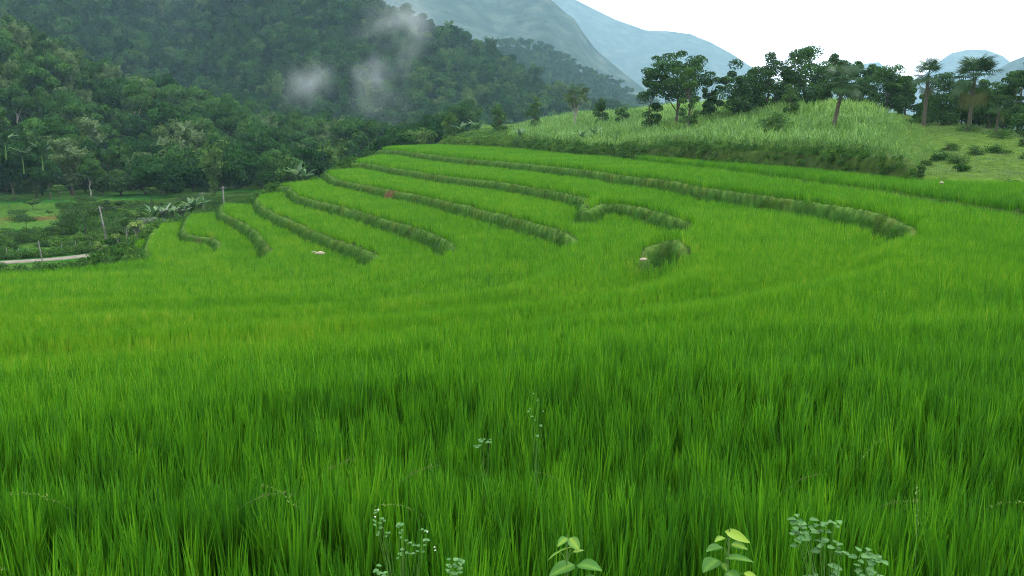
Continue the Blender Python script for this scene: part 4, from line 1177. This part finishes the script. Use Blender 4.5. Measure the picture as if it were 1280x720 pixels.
small_tree(143, 306, 290, 90, 15, M_lime, 'small yellow-green tree with flat crown beside the leaning pole', 72)
small_tree(167, 300, 273, 92, 22, M_lime, 'yellow-green bushy tree near the grey vine patch', 73, n=900, nl=9)
small_tree(155, 296, 269, 96, 22, M_mid, 'green tree behind the yellow-green ones, above the slope', 74, n=900, nl=9)
small_tree(182, 296, 278, 90, 18, M_lime, 'yellow-green sapling closest to the terrace corner', 75)
small_tree(104, 296, 252, 120, 60, M_mid, 'spreading bluish-green tree behind the leaning pole', 76, n=3000, nl=20, bark=M_bark, name='valley_tree')
small_tree(84, 290, 262, 128, 26, M_mid, 'small green tree at the red soil, next to the spreading valley tree', 77, n=1200, nl=9, bark=M_bark, name='valley_tree')
small_tree(130, 292, 247, 122, 30, M_mid, 'slim crown rising over the spreading valley tree', 78, n=1500, nl=9, bark=M_bark, name='valley_tree')
small_tree(108, 312, 292, 110, 20, M_mid, 'low bush among the fence posts', 79, n=800, nl=7, bark=M_bark, name='roadside_bush', cat='bush')
small_tree(137, 312, 297, 100, 24, M_tree, 'dark low bush at the foot of the leaning pole', 80, n=900, nl=7, bark=M_bark, name='roadside_bush', cat='bush')
small_tree(196, 284, 268, 96, 44, M_pale, 'greyish vine-covered thicket beside the terrace corner', 81, n=2600, nl=16, bark=M_bark, name='vine_thicket', cat='thicket')
small_tree(176, 284, 270, 99, 34, M_pale, 'smaller greyish thicket joined to the vine-covered one', 82, n=1800, nl=12, bark=M_bark, name='vine_thicket', cat='thicket')

vr = np.random.default_rng(77)
vsrc = [o for o in COL.objects if o.name.startswith('valley_tree') and o.parent is None][:3]
vplaces = [(20,112),(40,116),(60,112),(75,120),(150,118),(165,122),(180,126),(120,140),(60,138),(20,136),(95,128),(140,108),(160,108),(200,134),(225,140),(245,146),(0,122),(175,112),(110,150),(40,148),(75,150),(10,150),(150,150),(190,152),(30,124),(5,108)]
ords = ['rough bushy tree standing by the roadside fence', 'rough bushy tree between the field strips', 'rough bushy tree near the red soil', 'rough bushy tree behind the leaning pole', 'rough bushy tree below the banana clump', 'rough bushy tree under the edge of the forest']
for i, (px_, Y) in enumerate(vplaces):
    o_ = vsrc[i % 3]; sc_ = float(vr.uniform(0.35, 0.75)) if px_ < 110 and Y < 145 else float(vr.uniform(0.6, 1.0))
    x_ = (px_ - 640) / F * Y
    lb_ = ords[0 if Y < 114 and px_ < 110 else 5 if Y > 145 else 2 if px_ < 80 and Y > 130 else 1 if px_ < 110 else 3 if px_ < 160 else 4]
    n_ = copy_thing(o_, (x_, float(Y), float(gz(x_, Y)[0]) - 0.3), float(vr.uniform(0, 6)), (sc_ * 1.1, sc_ * 1.1, sc_ * float(vr.uniform(.7, 1.0))), lb_)
    n_['group'] = 'bushy trees in the valley'

# pale stones
def stone(px, py, zl, sx, label, Y=None):
    p = on_z(px, py, zl) if Y is None else at_y(px, py, Y)
    zz = float(gz(p[0], p[1])[0])
    if Y is not None or zz < zl - 0.05: p = np.array([p[0], p[1], max(zz, p[2] - 0.1)])
    V = ICV * (1 + 0.22 * np.array([[fbm(np.array([a * 2]), np.array([b * 2 + c_]), 5, 2)[0]] for a, b, c_ in ICV])) * np.array([sx, sx * .7, sx * .45])
    o = link('stone', mesh_np('stone', V, [ICF], M_stone, smooth=True), loc=(p[0], p[1], p[2] + sx * .2))
    tag(o, label, 'stone')
stone(400, 316, LV['L5'] + 0.45, 0.3, 'pale stone lying in the rice below the terrace bank')
stone(392, 314, LV['L5'] + 0.45, 0.18, 'smaller pale stone just beside the larger one in the rice')
stone(804, 322, LV['L1'] + 0.1, 0.14, 'white stone at the corner of the small grassy mound')
stone(129, 311, -12.5, 0.35, 'white stone on the slope beside the small yellow-green trees', Y=84)
stone(1177, 226.5, -3.3, 0.13, 'tiny white stone on the pasture grass')

# ------------------------------------------------------------------ foreground weeds
def ovate(L, W, fold=0.25, droop=0.3, n=7, heart=0.0):
    V = []; Q = []
    for i in range(n + 1):
        t = i / n
        wk = W / 2 * (math.sin(math.pi * t ** 0.72) ** 0.85 if 0 < t < 1 else 0.0)
        x = L * t - heart * 0; z = -droop * L * t * t
        V += [(x, wk, z + fold * wk), (x, 0.55 * wk, z + fold * .4 * wk), (x, 0, z), (x, -0.55 * wk, z + fold * .4 * wk), (x, -wk, z + fold * wk)]
    for i in range(n):
        for s in range(4):
            b = 5 * i + s; Q.append((b, b + 1, b + 6, b + 5))
    return np.array(V, float), np.array(Q)
def leaf_at(root, base, tip_dir, L, W, roll, v, mat, droop=0.25, fold=0.25):
    V, Q = ovate(L, W, fold, droop)
    d = np.array(tip_dir, float); d /= np.linalg.norm(d)
    up = np.array([0, -0.35, 1.0]); s = np.cross(up, d); s /= np.linalg.norm(s) + 1e-9; u = np.cross(d, s)
    c_, sn_ = math.cos(roll), math.sin(roll); s, u = s * c_ + u * sn_, u * c_ - s * sn_
    M = np.stack([d, s, u], 1)
    link('leaf', mesh_np('leaf', V @ M.T + np.array(base), [Q], mat, {'v': np.clip(np.tile([v - .1, v, v + .35, v, v - .1], len(V) // 5) + 0.12 * np.sin(np.arange(len(V)) // 5 * 3.1), 0, 1)}, smooth=True), root)

def bean(px, py, Y, leaves, label, lean=0.0):
    """leaves: (px, py of leaf base, dx, dz direction, length px, width px, value)"""
    top = at_y(px, py, Y); zb = float(gz(top[0], Y)[0])
    root = empty('broadleaf_weed', (top[0], Y, zb)); tag(root, label, 'weed')
    H = top[2] - zb
    v, q = tube([(lean, 0, 0), (lean * .6, .01, H * .4), (lean * .2, 0, H * .75), (0, 0, H)], [.005, .004, .003, .002], 6)
    link('stem', mesh_np('stem', v, [q], M_stem, smooth=True), root)
    for (lx, ly, dx, dy, dz, Lp, Wp, val, roll) in leaves:
        b = at_y(lx, ly, Y) - np.array([top[0], Y, zb])
        s = b.copy(); s[0] = lean * (1 - s[2] / H) * .5; s[2] -= 0.03
        v, q = tube([s, (s + b) / 2 + [0, 0, .004], b], [.0018, .0015, .0012], 5)
        link('stalk', mesh_np('stalk', v, [q], M_stem), root)
        leaf_at(root, b, (dx, dy, dz), Lp / F * Y, Wp / F * Y, roll, val, M_bean)
bean(709, 668, 2.25, [(718,706,-.9,-.5,.05,40,26,.35,.2),(722,706,.8,-.5,.25,36,26,.3,-.2),(700,690,-.9,-.1,-.35,20,9,.6,.5),(716,684,-.9,-.3,.0,32,8,.62,.6),(712,672,.3,-.4,-.2,22,16,.6,.2),(710,672,-.5,-.4,-.1,20,14,.55,.2),(716,690,.8,.1,.2,16,6,.6,.2),(728,724,.8,-.4,.1,30,18,.3,.1)],
     'leafy weed with two large oval leaves and folded pale tip, between rice and camera')
bean(912, 660, 2.25, [(903,684,-.8,-.4,.2,27,18,.3,.3),(898,700,-.9,-.6,-.1,30,27,.32,.3),(906,698,.85,-.4,.3,38,18,.35,-.3),(906,664,.9,-.3,-.2,36,15,.95,.3),(906,672,-.7,-.4,.1,18,12,.7,.3),(914,680,.8,-.5,.1,22,14,.6,0),(903,704,.3,-.7,-.3,12,11,.5,0),(908,714,.5,-.7,-.2,26,22,.32,0),(930,716,.7,-.6,.0,22,12,.9,0)],
     'leafy weed with rounded leaves and one bright yellow-green leaf at its top')

def clover(pts, base, Y, label, name='small_leaved_weed', mat=M_clover, lsize=12, nleaf=4, seed=1, flowers=()):
    r = np.random.default_rng(seed)
    b0 = at_y(base[0], base[1], Y); zb = float(gz(b0[0], Y)[0])
    root = empty(name, (b0[0], Y, zb)); tag(root, label, 'weed')
    o = np.array([b0[0], Y, zb]); parts = []
    for (px, py) in pts:
        e = at_y(px, py, Y + r.uniform(-.04, .04)) - o
        m = e * .55; m[0] *= 0.4
        parts.append(tube([(r.normal(0, .01), 0, 0), m, e], [.0016, .0013, .0008], 5))
        for j in range(nleaf):
            az = r.uniform(0, 6.28); L = lsize / F * Y * r.uniform(.7, 1.2)
            leaf_at(root, e + r.normal(0, .006, 3) - [0, 0, r.uniform(0, .02)], (math.cos(az), math.sin(az), .1), L, L * .7, r.uniform(-.3, .3), r.uniform(0.1, 1), mat, droop=.15)
    v, q = merge(parts); link('stem', mesh_np('stem', v, [q], M_stem, smooth=True), root)
    for (px, py) in flowers:
        e = at_y(px, py, Y) - o
        V = ICV * np.array([.004, .004, .003]) + e
        link('flower', mesh_np('flower', V, [ICF], M_petal, {'v': np.full(len(V), .5)}), root)
clover([(998,643),(995,651),(1010,652),(1004,659),(996,671),(1010,671),(1030,651),(1024,657),(1042,654),(1030,675),(1026,681),(1046,676),(1052,691),(1042,707),(1046,714),(1012,715)], (1030, 800), 2.3, 'pale small-leaved weed with several stems, tallest of the clover-like weeds', seed=3)
clover([(1086,688),(1074,694),(1098,692),(1088,700),(1072,706),(1082,708),(1100,716),(1086,718)], (1086, 800), 2.25, 'small pale clover-like weed closest to the lower frame corner', seed=4)
clover([(472,637),(468,647),(477,650),(473,658),(485,664),(498,656),(504,654),(502,666),(508,674),(505,684),(512,690),(500,694),(520,680),(530,661),(532,672),(528,684)], (505, 800), 3.3,
       'wispy weed with tiny pale leaves and white flowers', lsize=7, nleaf=3, seed=5, flowers=[(543,684),(544,688),(469,646),(473,637),(534,665)])
clover([(566,700),(575,698),(562,706),(572,708),(480,716),(470,714)], (560, 800), 2.4, 'low wispy weed at the lower frame edge with narrow leaves', lsize=9, nleaf=4, seed=6)
clover([(672,497),(664,510),(668,522),(676,530),(671,543)], (670, 700), 5.4, 'thin weed with a pale tip rising out of the rice, farther from the camera', lsize=5, nleaf=2, seed=7, flowers=[(667,492),(679,514)])
clover([(604,548),(600,556),(612,552)], (606, 700), 4.9, 'tiny pale weed among the rice near the thin one', lsize=7, nleaf=3, seed=8)

# arching grass stalks above the rice
r_ = np.random.default_rng(9)
sproto = []
for i in range(3):
    parts = []; P_ = [np.zeros(3)]; th = 0.12
    for k in range(12):
        th += 0.03 + 0.016 * k + r_.uniform(-.02, .02)
        P_.append(P_[-1] + 0.075 * np.array([math.sin(th), 0, math.cos(th)]))
    parts.append(tube(P_, [.0022 - .00012 * k for k in range(13)], 5))
    stem = mesh_np('stem', parts[0][0], [parts[0][1]], M_stem)
    C = []
    for k in range(40):
        t = r_.uniform(0.68, 1); a = t * 12; j = min(11, int(a)); C.append(P_[j] + (P_[j+1] - P_[j]) * (a - j) + r_.normal(0, .006, 3))
    V, q = cards(np.array(C), np.tile([0, -1, .3], (40, 1)), np.full(40, .008), .35, r_, .6)
    head = mesh_np('seed_head', V, [q], M_straw if i == 0 else M_lime, {'v': np.repeat(r_.uniform(.3, 1, 40), 4)})
    sproto.append((stem, head))
ssrc = {}
spots = [(440,575,2.6),(480,590,2.5),(560,590,2.5),(590,600,2.4),(420,620,2.2),(800,600,2.5),(950,505,3.8),(925,490,4.0),(1060,480,4.5),(1185,455,5.0),(1190,520,3.4),(1160,530,3.3),
         (1030,580,2.7),(1120,660,2.0),(1150,670,2.0),(60,600,2.6),(130,590,2.7),(180,640,2.2),(250,600,2.5),(300,620,2.3),(35,660,2.1),(590,470,4.8),(750,510,3.8),(880,540,3.2),(340,560,3.0),(1230,600,2.5)]
for n_, (px_, py_, Y) in enumerate(spots[::2]):
    Y = 1.78 * F / (py_ - 150); k_ = n_ % 3; top = at_y(px_, py_, Y); sc_ = float(r_.uniform(.85, 1.05))
    loc = (float(top[0]), Y, float(gz(top[0], Y)[0])); rz = float(r_.uniform(-1.5, 1.5) + (math.pi if r_.uniform() < .4 else 0))
    dep_ = 'close to the camera' if Y < 4.2 else 'in the front rows of rice' if Y < 5.0 else 'some rows out in the rice'
    side_ = 'towards the valley side' if px_ < 200 else 'before the wispy weed' if px_ < 460 else 'by the wispy weed' if px_ < 620 else 'above the leafy weeds' if px_ < 960 else 'above the clover-like weeds' if px_ < 1080 else 'past the clover-like weeds'
    lab_ = ('straw-coloured ' if k_ == 0 else 'yellow-green ') + 'arching grass seed stalk ' + dep_ + ' ' + side_
    if k_ not in ssrc:
        ro = empty('seed_stalk', loc, rz, sc_)
        tag(ro, lab_, 'grass stalk', 'seed stalks among the rice')
        link('stem', sproto[k_][0], ro); link('seed_head', sproto[k_][1], ro); ssrc[k_] = ro
    else:
        copy_thing(ssrc[k_], loc, rz, (sc_, sc_, sc_), lab_)
